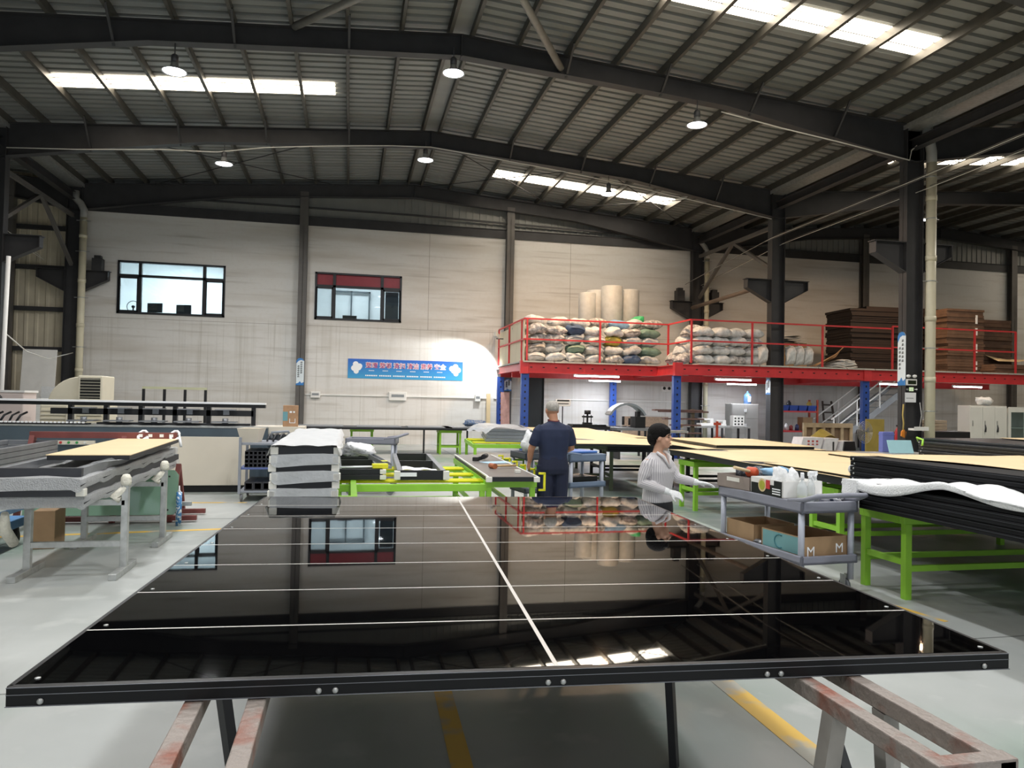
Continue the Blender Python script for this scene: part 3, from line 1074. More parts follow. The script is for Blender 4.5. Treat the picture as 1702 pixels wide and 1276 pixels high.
# ---------------------------------------------------------------- sacks
def sack_mesh(seed, lx=.72, ly=.5, lz=.3, tied=False):
    rnd = random.Random(seed)
    ph = [rnd.uniform(0, 6.28) for _ in range(8)]
    mb = MB()
    nu, nv = 26, 20

    def fn(u, v):
        a = 2 * math.pi * u
        b = math.pi * (v - .5)
        ca, sa, cb, sb = math.cos(a), math.sin(a), math.cos(b), math.sin(b)
        e = .55
        P = lambda q, e_: math.copysign(abs(q) ** e_, q)
        # long axis x: pillow that flattens to a seam at both ends
        x = lx / 2 * P(sb, .75)
        t = abs(x) / (lx / 2)
        thick = (1 - t ** 3.2) ** .6
        y = ly / 2 * P(ca, .7) * (.8 + .2 * thick) * (1 if t < .999 else .9)
        z = lz / 2 * P(sa, .75) * max(thick, .06)
        z += .02 * math.sin(9 * x + ph[0] + 5 * y) + .014 * math.sin(16 * y + ph[1] + 11 * x) + .009 * math.sin(33 * x + 21 * y + ph[5])
        y += .015 * math.sin(8 * x + ph[2]) + .01 * math.sin(17 * x + 9 * z + ph[3])
        x += .02 * math.sin(7 * y + ph[4])
        z -= .03 * t * t
        return (x, y, z + lz / 2)
    mb.grid(fn, nu, nv)
    if tied:
        mb.tube([(lx / 2 - .04, 0, lz * .5), (lx / 2 + .02, 0, lz * .52), (lx / 2 + .07, .01, lz * .6)], [.05, .022, .06], 8)
    return mb


m_sackw = mat('white_woven_sack', 'c6c8c6', .55, 0, .2, 9, bump=.6, bscale=20)
m_sackp = mat('clear_plastic_sack', '8f8d8a', .35, 0, .25, 11, bump=.7, bscale=24, col2='d2d0cc', thr=(.4, .62))
m_sackg = mat('dull_green_sack', '6f8a7c', .5, 0, .15, 9, bump=.3, bscale=25)
m_sackb = mat('dark_blue_sack', '3d5270', .5, 0, .15, 9, bump=.3, bscale=25)
m_sackl = mat('light_blue_sack', '7fa3c4', .5, 0, .15, 9, bump=.3, bscale=25)
m_sacky = mat('olive_yellow_sack', 'a89a3e', .5, 0, .15, 9, bump=.3, bscale=25)
m_sackgr = mat('bright_green_sack', '3fae6e', .45, 0, .15, 9, bump=.3, bscale=25)
SM = {}
for nm_, mt in (('white', m_sackw), ('clear', m_sackp), ('dull green', m_sackg), ('dark blue', m_sackb), ('light blue', m_sackl), ('olive yellow', m_sacky), ('bright green', m_sackgr)):
    SM[nm_] = [sack_mesh(k, tied=k % 3 == 1).mesh('sack', mt) for k in range(4 if nm_ in ('white', 'clear') else 1)]


def sack(x, y, z, kind, label, group, k=0, rot=(0, 0, 0), sc=(1, 1, 1)):
    o = inst('sack', SM[kind][k % len(SM[kind])], None, (x, y, z), rot, sc)
    tag(o, label, 'sack', group)
    return o


ROWN = ['bottom', 'second', 'third', 'fourth', 'top']
colour_at = {(0, 5): 'dark blue', (1, 2): 'dull green', (1, 6): 'dull green', (2, 4): 'olive yellow', (3, 2): 'dark blue', (3, 6): 'dull green'}
rnd = random.Random(3)
for r_ in range(4):
    for k in range(7):
        x = 5.78 + k * .64 + rnd.uniform(-.04, .04)
        kd = colour_at.get((r_, k)) or ('clear' if rnd.random() < .45 else 'white')
        end = rnd.random() < .4
        rz = R(90) + rnd.uniform(-.25, .25) if end else rnd.uniform(-.28, .28)
        sack(x, 23.06 + rnd.uniform(-.05, .08), DK + .005 + r_ * .295, kd, '%s sack in the %s layer, %s from the plywood-sided corner of the platform' % (kd, ROWN[r_], ORD[k]), 'sacks stacked on the deep platform section', rnd.randrange(4), (rnd.uniform(-.1, .1), rnd.uniform(-.16, .16), rz), ((.92 if not end else .8) * rnd.uniform(.88, 1.08), 1.1 if not end else 1.25, rnd.uniform(.92, 1.12)))
for k, (x, y, dz, kd, ry, rz) in enumerate([(5.75, 23.2, 1.2, 'white', .1, .2), (7.95, 23.5, 1.22, 'clear', .1, .1), (8.62, 23.4, 1.18, 'light blue', .05, .1), (9.2, 23.45, 1.2, 'white', -.4, -.2), (9.75, 23.2, 1.2, 'clear', -.1, .1), (9.45, 23.7, 1.3, 'bright green', -.9, .2), (5.6, 24.6, 1.0, 'dull green', .1, 1.5), (6.6, 23.3, 1.17, 'white', 0, .1), (7.25, 23.3, 1.17, 'white', .05, -.1)]):
    sack(x, y, DK + dz, kd, '%s sack lying on top of the stack, %s' % (kd, ['at the plywood corner', 'in front of the tall rolls', 'beside the bright green one', 'leaning on the bright green one', 'at the inner corner of the railing', 'sticking up steeply', 'above the plywood side boards', 'second along the front rail', 'third along the front rail'][k]), 'sacks stacked on the deep platform section', k, (0, ry, rz), (.95, 1.05, 1))
for x, y, dz in ((5.9, 24.0, 0), (5.9, 25.2, 0), (6.0, 24.6, .3)):
    sack(x, y, DK + dz + .005, 'white', 'white sack behind the front stack near the side boards, %s' % {24.0: 'closest to the front', 25.2: 'closest to the wall', 24.6: 'upper one'}[y], 'sacks stacked on the deep platform section', 1, (0, 0, 1.5))
for r_ in range(4):
    for k in range(4 if r_ < 3 else 4):
        x = 10.72 + k * .55 + rnd.uniform(-.04, .04)
        sack(x, 21.42 + rnd.uniform(-.04, .06), DK + .005 + r_ * .285, 'white' if rnd.random() < .75 else 'clear', 'white sack in the %s layer, %s from the jutting corner post' % (ROWN[r_], ORD[k]), 'sacks stacked on the jutting platform section', rnd.randrange(4), (rnd.uniform(-.06, .06), rnd.uniform(-.08, .08), rnd.uniform(-.12, .12)), (.86, 1.1, .98))
for k, (x, y, dz, ry) in enumerate([(10.25, 21.6, .0, -.35), (10.35, 21.9, .3, -.4), (10.2, 22.2, .05, -.3), (10.45, 22.0, .6, -.35), (10.55, 21.8, .88, -.4)]):
    sack(x, y, DK + dz + .05, 'white' if k % 2 else 'clear', 'sack slumped in the notch between both railings, %s from the deck' % ORD[k], 'sacks stacked on the jutting platform section', k, (0, ry, .3), (.8, 1, 1))
for k, (x, y, s_) in enumerate([(12.66, 21.3, .9), (13.6, 21.25, .95), (13.93, 21.3, 1.0), (14.25, 21.3, .9)]):
    sack(x, y, DK + .34, 'white', 'small white sack standing upright by the column, %s towards the brown paper' % ORD[k], 'upright sacks beside the column', 1, (0, R(-84), R(80)), (.85 * s_, .62, .95))
o = MB()
for k in range(5):
    o.grid(lambda u, v, k=k: (13.9 + u * 1.0 - .05 * k, 22.1 + v * .7, 3.72 + .06 * k + .03 * math.sin(5 * u + k) + .02 * math.sin(7 * v)), 8, 5)
o = o.build('folded_sheeting', m_sackw)
tag(o, 'pile of flat folded white sacks behind the platform column', 'sack pile')
MB().box(0, .9, 0, .6, -.85, 0).build('carton_base', m_card, o, loc=(13.95, 22.15, 3.75))

# tall rolls of bubble wrap
m_roll = mat('bubble_wrap_roll', 'c9cbc9', .4, 0, .08, 7, bump=.4, bscale=40)
for k, (x, y, r_, lb) in enumerate([(8.0, 24.7, .3, 'leftmost of the tall rolls on the platform'), (8.42, 25.05, .33, 'second roll, half hidden behind its neighbour'), (8.85, 24.55, .37, 'widest and foremost roll'), (9.56, 24.75, .35, 'roll nearest the green sack')]):
    for lv in (0, 1):
        if lv == 0:
            z0 = DK + .005
        else:
            z0 = DK + .005 + 1.42
        hh = 1.41 if lv == 0 else (1.1, 1.25, 1.35, 1.28)[k]
        t = thing('bubble_wrap_roll', 'white bubble wrap roll, %s, %s one' % (lb, ('lower', 'upper')[lv]), 'roll', (x, y, z0), group='bubble wrap rolls on the platform')
        MB().lathe([(r_ * .96, 0), (r_, .02), (r_ * 1.005, hh * .5), (r_, hh - .02), (r_ * .96, hh), (r_ * .2, hh - .005)], n=24).build('wound_sheet', m_roll, t)
        MB().lathe([(r_ * .18, hh - .02), (r_ * .18, hh + .004), (r_ * .1, hh + .004)], n=12).build('core', m_card, t)


# board stacks on the platform
def stack(name, label, loc, rz, w, d, n, th, m, jit=.03, cat='stack', part='board'):
    t = thing(name, label, cat, loc, rz)
    rr = random.Random(int(abs(loc[0] * 100)))
    z = 0
    for k in range(n):
        h = th * rr.uniform(.75, 1.25)
        a, b = rr.uniform(-jit, jit), rr.uniform(-jit, jit)
        MB().box(-w / 2 + a, w / 2 + a, -d / 2 + b, d / 2 + b, z, z + h * .93).build(part, m, t)
        z += h
    return t


m_dkb = mat('dark_brown_board', '241813', .7, 0, .2, 4)
m_brn = mat('brown_corrugated_bundle', '6b5343', .75, 0, .2, 5)
m_brn2 = mat('dark_corrugated_bundle', '5a4538', .75, 0, .2, 5)
stack('board_stack', 'broad dark brown board stack on the platform behind the railing', (19.2, 24.0, DK + .005), R(-4), 3.5, 1.6, 28, .079, m_dkb, .05)
MB().box(-1.1, 1.75, -.7, .8, 2.21, 2.38).build('board', m_dkb, bpy.data.objects['board_stack'], rot=(0, R(0), 0))
stack('cardboard_stack', 'tall stack of folded brown cartons tied with white straps', (20.75, 22.3, DK + .005), 0, 1.5, 1.0, 22, .098, m_brn, .04, part='carton_bundle')
stack('cardboard_stack', 'shorter dark stack of folded cartons beside the tall strapped one', (22.35, 22.7, DK + .005), 0, 1.45, 1.0, 17, .108, m_brn2, .04, part='carton_bundle')
stack('cardboard_stack', 'low bundle of flat cartons at the railing end', (22.4, 21.6, DK + .005), 0, 2.0, .8, 4, .08, m_brn, .05, part='carton_bundle')
b = MB()
for z in (.3, .9, 1.45, 1.9):
    b.box(.38, .46, -.53, -.515, z - .18, z + .12)
b.build('strap', m_pw, bpy.data.objects['cardboard_stack'])
o = MB().grid(lambda u, v: (14.55 + u * 1.15, 21.25 + .55 * v + .1 * u, 2.93 + (u * .62 if u < .75 else .62 * .75 + (u - .75)) * (1 - .5 * v) + .03 * math.sin(6 * v)), 8, 5).build('brown_paper', mat('kraft_sheet', 'b08a62', .7, 0, .08, 4))
tag(o, 'bent brown paper sheet propped on the platform deck', 'paper')
o.modifiers.new('thick', 'SOLIDIFY').thickness = .008
o = MB()
for k in range(6):
    o.grid(lambda u, v, k=k: (15.55 + (u - .5) * (.95 - .1 * k) + .03 * k, 21.5 + (v - .5) * .7, 2.93 + .05 * k + .02 * math.sin(7 * u + k) + .015 * math.sin(6 * v + k)), 8, 5)
o = o.build('folded_sack_pile', m_sackw)
tag(o, 'small pile of folded white sacks beside the brown paper', 'sack pile')
o.modifiers.new('thick', 'SOLIDIFY').thickness = .03
o = MB().grid(lambda u, v: (22.0 + u * 1.7, 21.7 + v * .8, 3.36 + .35 * (1 - u) * v + .25 * max(0, u - .5)), 6, 4).build('loose_carton', m_tan)
tag(o, 'loose flattened tan carton on the low bundle at the railing end', 'carton')
o.modifiers.new('thick', 'SOLIDIFY').thickness = .008
# ================================================================ the black glass panel in front
m_bglass = mat('black_lacquered_glass', '030304', .02, 0, 0, spec=.85)
m_seam = mat('pale_seam', 'c9c6c0', .4, .2, .05, 5)
PW, PL = 2.96, 3.82
m_lframe0 = mat('dull_metal_edge', '7d7f84', .35, .5, .1, 6)
gp = thing('glazed_unit', 'huge glossy black glass door panel lying on trestles', 'panel', (-.86, 2.22, .83), R(-3.7))
NB = 8
bl = PL / NB
for k in range(NB):
    for j in range(2):
        x0, x1 = (.012, PW / 2 - .006) if j == 0 else (PW / 2 + .006, PW - .012)
        MB().box(x0, x1, k * bl + (.012 if k == 0 else .004), (k + 1) * bl - .004, .03, .05).build('glass_pane', m_bglass, gp)
for k in range(1, NB):
    MB().box(.01, PW - .01, k * bl - .004, k * bl + .004, .03, .0506).build('cross_seam', m_seam, gp)
MB().box(PW / 2 - .007, PW / 2 + .007, .01, PL - .01, .03, .0508).build('centre_seam', m_seam, gp)
for x0, x1, y0, y1 in ((0, PW, -.012, .012), (0, PW, PL - .012, PL + .01), (-.004, .012, 0, PL), (PW - .012, PW + .004, 0, PL)):
    f = MB().box(x0, x1, y0, y1, 0, .0495)
    o = f.build('edge_profile', mat('edge_black', '08080a', .4, 0, .1, 5, spec=.3), gp, .002)
    if y0 < 0:
        for z in (.03, .0485):
            MB().box(0, PW, -.0135, -.012, z - .0008, z + .0008).build('bright_ridge', m_lframe0, o)
        MB().box(0, PW, -.016, -.01, -.001, .001).build('bottom_lip', m_lframe0, o)
for x in (.085, .8, .845, 1.45, 1.495, 2.13, 2.175, 2.87):
    MB().lathe([(.0085, 0), (.0085, .003), (.005, .006), (.001, .007)], n=12).build('rivet', m_galv, gp, loc=(x, -.0125, .012), rot=(R(90), 0, 0))
for k in range(NB):
    for x in (.05, PW - .05):
        MB().lathe([(.008, 0), (.008, .002), (.001, .003)], n=10).build('corner_screw', m_galv, gp, loc=(x, k * bl + .05, .05))

m_rust = mat('rusty_scraped_paint', '8c837c', .5, .2, .1, 7, col2='83503f', thr=(.52, .68), bump=.4, bscale=40, detail=8)


def trestle(x, y0, y1, label, gap=.165):
    t = thing('steel_trestle', label, 'trestle', (x, y0, 0))
    L = y1 - y0
    for sx in (-1, 1):
        MB().box(sx * gap / 2 - .025, sx * gap / 2 + .025, 0, L, .775, .825).build('top_rail', m_rust, t, .004)
    MB().box(-gap / 2 - .03, gap / 2 + .03, 0, .05, .77, .828).build('end_bar', m_rust, t, .004)
    for yy in (.42, L - .35):
        for sx in (-1, 1):
            MB().bar((sx * gap / 2, yy, .775), (sx * (gap / 2 + .09), yy + (.05 if yy < 1 else -.05), 0), .05, .05).build('leg', mat('worn_grey_leg', '8e8a84', .5, .2, .15, 8), t)
        MB().bar((-.13, yy, .3), (.13, yy, .3), .035, .035).build('stretcher', m_rust, t)
        MB().bar((-gap / 2, yy, .7), (gap / 2 + .07, yy + .03, .12), .03, .03).build('diagonal_brace', m_steel, t)
    MB().bar((-gap / 2, 1.6, .775), (-gap / 2 + .1, 1.7, 0), .035, .035).build('middle_leg', m_steel, t)
    return t


tr = trestle(1.475, 1.5, 5.6, 'rusty steel trestle under the platform side of the black panel')
MB().box(-.01, .05, -.012, 0, .74, .8).build('paper_label', m_pw, tr)
trestle(-.31, 1.0, 5.6, 'rusty steel trestle under the window side of the black panel')

# ================================================================ frames, tables, stands
m_dframe = mat('dark_grey_profile', '3b3c40', .4, .3, .1, 6)
m_lframe = mat('silver_grey_profile', '8f9296', .35, .5, .1, 6)
m_cap = mat('white_corner_cap', 'dfddd4', .5, 0, .05, 8)
m_bub = mat('bubble_wrap', 'd9dbdc', .3, 0, .08, 30, bump=.9, bscale=90, alpha=.62)
m_film = mat('thin_clear_film', 'e9ecee', .25, 0, .06, 9, bump=.6, bscale=14, alpha=.55)


def frame(name, label, cat, loc, rz, w, l, h, m, caps=False, wrap=None, fill=None, bars=0, group=None, pw=.06, me=None):
    """a rectangular profile frame lying flat: four rails, optional infill, corner caps and wrapping"""
    t = thing(name, label, cat, loc, rz, group)
    for x0, x1, y0, y1 in ((-w / 2, w / 2, 0, pw), (-w / 2, w / 2, l - pw, l), (-w / 2, -w / 2 + pw, pw, l - pw), (w / 2 - pw, w / 2, pw, l - pw)):
        MB().box(x0, x1, y0, y1, 0, h).build('rail', me if me and x1 - x0 > w * .9 else m, t, .004)
    for k in range(bars):
        y = l * (k + 1) / (bars + 1)
        MB().box(-w / 2 + pw, w / 2 - pw, y - .025, y + .025, 0, h).build('cross_rail', me or m, t)
    if fill:
        MB().box(-w / 2 + pw, w / 2 - pw, pw, l - pw, h * .35, h * .6).build('infill', fill, t)
    if caps:
        for sx in (-1, 1):
            MB().box(sx * (w / 2) - .035, sx * (w / 2) + .035, -.03, .05, .005, h - .005).build('corner_cap', m_cap, t, .006)
    if wrap:
        rr = random.Random(int(loc[2] * 1000))
        ph = rr.uniform(0, 6)

        def fn(u, v):
            a = 2 * math.pi * u
            c, s_ = math.cos(a), math.sin(a)
            x = math.copysign(abs(c) ** .16, c) * (w / 2 + .02)
            z = h / 2 + math.copysign(abs(s_) ** .16, s_) * (h / 2 + .012)
            y = -.03 + v * (l + .06)
            sag = .016 * math.sin(11 * x + ph + 9 * y) + .01 * math.sin(31 * x + 17 * y)
            return (x + sag * .5, y, z + (sag if s_ < 0 else sag * .4))
        g_ = MB().grid(fn, 40, 24)
        n = len(g_.v)
        g_.f.append(tuple(range(40)))
        g_.mi.append(0)
        g_.sm.append(False)
        g_.build('wrapping', wrap, t)
    return t


def green_table(name, label, loc, rz, lx, ly, h, m=m_green, rollers=(), stretch=.2, mid=False):
    t = thing(name, label, 'table', loc, rz)
    b = MB()
    for sy in (-1, 1):
        MB().box(-lx / 2, lx / 2, sy * (ly / 2 - .03) - .03, sy * (ly / 2 - .03) + .03, h - .08, h).build('long_rail', m, t, .004)
        MB().box(-lx / 2 + .05, lx / 2 - .05, sy * (ly / 2 - .03) - .02, sy * (ly / 2 - .03) + .02, stretch, stretch + .05).build('stretcher', m, t)
    for sx in (-1, 1):
        MB().box(sx * (lx / 2 - .03) - .03, sx * (lx / 2 - .03) + .03, -ly / 2 + .06, ly / 2 - .06, h - .08, h).build('end_rail', m, t)
        MB().box(sx * (lx / 2 - .05) - .02, sx * (lx / 2 - .05) + .02, -ly / 2 + .06, ly / 2 - .06, stretch + .05, stretch + .1).build('stretcher', m, t)
        for sy in (-1, 1):
            MB().box(sx * (lx / 2 - .05) - .03, sx * (lx / 2 - .05) + .03, sy * (ly / 2 - .03) - .03, sy * (ly / 2 - .03) + .03, 0, h - .08).build('leg', m, t)
    for y in rollers:
        MB().cyl((-lx / 2 + .02, y, h + .018), (lx / 2 - .02, y, h + .018), .018, 10).build('roller_bar', m_yellow, t)
    return t


# galvanised stands with the pile of wrapped frames
m_plw = mat('wrapped_plastic_knob', 'd9d6c8', .5, 0, .12, 20, bump=.6, bscale=40)
for y, lb in ((7.54, 'galvanised H stand under the near end of the wrapped frames'), (9.02, 'galvanised H stand under the far end of the wrapped frames')):
    t = thing('galvanised_stand', lb, 'stand', (-2.4, y, 0))
    for sx in (-1, 1):
        MB().box(sx * .4 - .03, sx * .4 + .03, -.03, .03, .05, .84).build('post', m_galv, t, .004)
        MB().box(sx * .4 - .035, sx * .4 + .035, -.34, .32, 0, .055).build('foot', m_galv, t, .004)
        MB().lathe([(.04, 0), (.048, .02), (.046, .07), (.03, .1), (.01, .105)], (sx * .4, 0, .8), 12).build('wrapped_tip', m_plw, t)
        MB().tube([(sx * .4, 0, .78), (sx * .3, -.03, .69), (sx * .36, -.02, .67)], .035, 8).build('plastic_wrap', m_plw, t)
    MB().box(-.4, .4, -.025, .025, .24, .29).build('lower_bar', m_galv, t)
    MB().box(-.4, .4, -.03, .03, .62, .665).build('support_arm', m_galv, t)
XS = -2.6
g_ = 'frames piled on the galvanised stands'
frame('wrapped_frame', 'bubble-wrapped frame at the bottom of the pile on the galvanised stands', 'frame', (XS + .02, 7.15, .667), R(1), .7, 3.9, .08, m_dframe, wrap=m_bub, group=g_)
frame('door_frame', 'dark frame with open tube ends, second from the bottom on the stands', 'frame', (XS, 7.1, .752), R(.5), .72, 3.95, .075, m_dframe, caps=True, group=g_)
frame('wrapped_frame', 'bubble-wrapped frame in the middle of the pile on the stands', 'frame', (XS + .01, 7.05, .83), R(1), .72, 3.9, .08, m_dframe, wrap=m_bub, group=g_)
frame('door_frame', 'open dark grey frame near the top of the pile on the stands', 'frame', (XS, 7.15, .915), R(1.5), .68, 3.8, .08, m_lframe, group=g_, me=m_dframe)
t = thing('paper_topped_panel', 'black panel with tan paper face on top of the frame pile', 'panel', (-2.45, 7.95, .998), R(3), group=g_)
MB().box(-.36, .36, 0, 2.9, 0, .045).build('panel_body', m_black, t)
MB().box(-.37, .37, 0, 2.92, .045, .052).build('paper_face', m_tan, t)
o = MB().grid(lambda u, v: (-2.32 + .16 * u + .05 * v, 7.55 + .35 * v, 1.0 + .05 * u * (1 - v) + .008 * math.sin(9 * v)), 5, 5).build('loose_film', m_film)
tag(o, 'scrap of clear film on the open dark frame', 'film')
# the small neighbouring pile at the edge of view
for k in range(4):
    frame('door_frame', 'grey frame in the small pile at the left edge, %s from the bottom' % ORD[k], 'frame', (-4.0, 8.3, .78 + .06 * k), R(1), .62, 2.6, .055, m_lframe, group='small frame pile at the left edge')
t = green_table('steel_bench', 'blue steel bench carrying the small frame pile', (-4.05, 9.3, 0), 0, .7, 2.2, .775, mat('dull_blue_paint', '5f7ea2', .5, 0, .1, 5))
# carton, crate and odds on the floor at the left edge
t = thing('cardboard_box', 'tall narrow brown carton standing on the floor behind the stand', 'box', (-3.12, 8.95, 0), R(6))
MB().box(-.1, .1, -.22, .22, 0, .4).build('carton_body', m_card, t, .006)
MB().box(-.1, .1, -.02, .02, .4, .402).build('tape', mat('packing_tape', 'c9b07e', .3, 0, .05, 4), t)
t = thing('plastic_crate', 'dark purple plastic crate at the left edge', 'crate', (-3.72, 8.3, .3))
for x0, x1, y0, y1 in ((-.25, .25, -.18, -.16), (-.25, .25, .16, .18), (-.25, -.23, -.18, .18), (.23, .25, -.18, .18)):
    c = MB()
    for k in range(5):
        c.box(x0, x1, y0, y1, .01 + k * .045, .04 + k * .045)
    c.build('slatted_side', mat('purple_plastic', '6a3a52', .5, 0, .08, 6), t)
MB().box(-.25, .25, -.18, .18, 0, .015).build('crate_floor', mat('purple_plastic', '6a3a52'), t)
t = thing('platform_cart', 'blue flat cart at the left edge carrying a purple crate', 'cart', (-3.75, 8.5, 0), 0)
MB().box(-.35, .35, -.6, .6, .2, .3).build('deck', mat('cart_blue', '4c7fb0', .5, 0, .1, 6), t, .01)
for sx in (-1, 1):
    for sy in (-1, 1):
        MB().cyl((sx * .28 - .02, sy * .5, .08), (sx * .28 + .02, sy * .5, .08), .08, 14).box(sx * .28 - .03, sx * .28 + .03, sy * .5 - .02, sy * .5 + .02, .1, .2).build('wheel', m_rubber, t)
o = MB().tube([(-2.86, 7.2, .6), (-2.9, 7.3, .45), (-2.88, 7.45, .3)], [.03, .05, .045], 10).build('film_roll', m_plw)
tag(o, 'crumpled roll of clear film hanging under the frame pile', 'film')

# glass sheets in a red-brown rack
rk = thing('glass_rack', 'red-brown steel rack holding green glass sheets', 'rack', (-3.0, 10.7, 0))
m_rb = mat('red_brown_paint', '7d4440', .5, 0, .12, 6)
for x in (-1.0, .1, .78):
    MB().bar((x, -.35, .0), (x, .12, 1.1 if x < .5 else .7), .06, .06).build('upright', m_rb, rk)
    MB().bar((x, .12, 1.1 if x < .5 else .7), (x, .5, 0), .05, .05).build('back_leg', m_rb, rk)
MB().box(-1.03, .75, .08, .15, 1.05, 1.13).build('top_rail', m_rb, rk)
for y in (-.3, .3):
    MB().box(-1.1, 1.1, y - .03, y + .03, .02, .08).build('base_rail', m_rb, rk)
MB().box(-1.05, 1.05, -.42, -.36, .22, .27).build('front_rail', m_galv, rk)
for x in (.32, .72):
    MB().tube([(x + .055 * math.cos(a), .1 + .07 * math.sin(a), 1.09 + .06 * math.sin(a * 1.0)) for a in [j * math.pi / 5 for j in range(11)]] + [(x + .1, .02, .95)], .018, 7).build('tied_cloth', m_pw, rk)
for x in (.3, .42, .56, .68):
    MB().box(x - .025, x + .025, .075, .08, 1.07, 1.11).build('paper_tag', m_pw, rk)
m_gglass = mat('green_float_glass', '8fb39c', .08, 0, .05, 2, alpha=.92)
for k in range(5):
    o = MB().prism([(-.9, 0), (.82, 0), (.86, .04), (.86, .5), (.82, .55), (-.9, .55)], -.005, .005).build('glass_sheet', m_gglass, loc=(-3.0 + .01 * k, 10.3 - .03 * k, .125), rot=(R(-8), 0, 0))
    tag(o, 'green glass sheet leaning in the rack, %s from the back' % ORD[k], 'glass', 'green glass sheets in the red-brown rack')
    for x in (-.8, .75):
        for z in (.06, .48):
            MB().lathe([(.012, 0), (.012, .002)], n=8).build('drilled_hole', m_ink, o, loc=(x, -.006, z), rot=(R(90), 0, 0))
t = thing('sealant_tube', 'blue and white sealant tube standing by the galvanised post', 'tube', (-2.06, 10.1, 0))
MB().cyl((0, 0, 0), (0, 0, .42), .035, 14).build('cartridge', mat('tube_blue', '3f7fb5', .4, 0, .2, 30, col2='dfe6ea', thr=(.5, .56)), t)
MB().lathe([(.025, .42), (.01, .45), (.006, .5)], n=10).build('nozzle', m_pw, t)

# ================================================================ long profile machine
mc = thing('profile_machine', 'long slate-grey profile cutting machine with cream front panel', 'machine', (-3.6, 13.9, 0))
m_slate = mat('slate_machine_paint', '4d5a64', .45, .1, .08, 3)
m_cream = mat('cream_machine_panel', 'ded6c6', .5, 0, .03, 2)
MB().box(-4.6, 2.25, -.45, .55, .12, 1.11).build('bed', m_slate, mc, .01)
MB().box(-4.6, 2.2, -.4, .5, 0, .12).build('plinth', m_black, mc)
MB().box(.33, 1.97, -.475, -.45, .12, .94).build('front_panel', m_cream, mc, .006)
MB().box(-4.6, .3, -.46, -.45, .79, .815).build('trim_strip', m_pw, mc)
MB().box(-4.6, 2.25, -.46, .5, 1.09, 1.115).build('bed_edge', m_galv, mc)
pnl = MB().box(-1.05, -.45, -.5, -.45, .8, .86).build('button_panel', m_cream, mc)
for k, c_ in enumerate(('c23a3a', '3f9a52', '3f9a52', 'e9e9e4')):
    MB().cyl((-.95 + .12 * k, -.5, .83), (-.95 + .12 * k, -.52, .83), .02, 10).build('button', mat('button_' + c_, c_, .4, 0, 0), pnl)
r_ = MB().box(-4.6, -.6, -.38, -.2, 1.115, 1.14).build('rack_rail', m_black, mc)
te = MB()
for k in range(66):
    te.box(-4.58 + k * .06, -4.55 + k * .06, -.4, -.36, 1.14, 1.165)
te = te.build('rack_teeth', m_pw, mc)
te['kind'] = 'stuff'
MB().box(-3.4, 2.15, .0, .16, 1.43, 1.49).build('upper_beam', m_black, mc)
MB().box(-2.3, 2.15, -.05, .2, 1.49, 1.52).build('upper_beam_cover', m_pw, mc)
MB().box(-1.3, 1.95, .02, .14, 1.28, 1.38).build('middle_beam', m_black, mc)
MB().box(-.55, 1.9, -.1, .1, 1.115, 1.15).build('lower_tray', m_black, mc)
for x in (-1.0, -.45, .1, .65, 1.2, 1.95):
    MB().box(x - .035, x + .035, .02, .12, 1.115, 1.43).build('support', m_black, mc)
for x in (-.75, -.2, .35, .9, 1.5):
    MB().box(x - .16, x + .16, -.22, .05, 1.385, 1.4).box(x - .05, x + .05, -.02, .1, 1.3, 1.385).build('clamp_arm', m_lframe, mc)
    MB().box(x - .2, x + .2, -.3, .0, 1.17, 1.19).cyl((x, -.1, 1.15), (x, -.1, 1.24), .05, 10).build('roller_arm', m_lframe, mc)
MB().box(-3.4, -2.75, -.25, .15, 1.115, 1.45).build('saw_head', mat('grey_black_machinery', '3c3f42', .5, .2, .3, 9), mc)
for k in range(9):
    MB().tube([(-2.7 + k * .12, -.15 + .04 * (k % 2), 1.15), (-2.66 + k * .12, -.1, 1.25), (-2.6 + k * .12, .0, 1.3)], .018, 6).build('hose', m_black, mc)
MB().prism([(-2.45, 1.27), (-2.0, 1.3), (-2.08, 1.39), (-2.42, 1.4)], -.3, -.24).build('control_tag', m_pw, mc)
MB().box(2.0, 2.85, -.35, .3, .98, 1.12).build('end_ledge', m_cream, mc, .006)
MB().box(2.05, 2.75, -.2, .2, 0, .98).build('end_pedestal', m_slate, mc)
# white worktop frame with posts behind the machine
t = thing('profile_rack', 'low black-post rack with pale top rail behind the machine', 'rack', (-4.25, 20, 0))
MB().box(-.75, .75, -.03, .03, 1.76, 1.82).build('top_rail', mat('pale_olive', 'c2c2a2', .5, 0, .05, 4), t)
for k in range(4):
    MB().box(-.72 + k * .48 - .03, -.72 + k * .48 + .03, -.03, .03, 0, 1.76).build('post', m_black, t)
t = thing('cardboard_box', 'brown printed carton on the machine end ledge', 'box', (-1.0, 13.75, 1.121), R(4))
MB().box(-.13, .13, -.13, .13, 0, .37).build('carton_body', mat('printed_carton', 'b08a68', .7, 0, .15, 7), t, .004)
MB().box(-.131, -.05, -.133, -.13, .1, .26).build('blue_print', mat('print_teal', '6fa0a8', .6, 0, 0), t)
MB().box(-.02, .08, -.133, -.13, .06, .07).box(-.02, -.01, -.133, -.13, .06, .14).box(.07, .08, -.133, -.13, .06, .14).box(-.02, .02, -.133, -.13, .24, .27).box(.04, .07, -.133, -.13, .24, .27).build('white_print', m_pw, t)

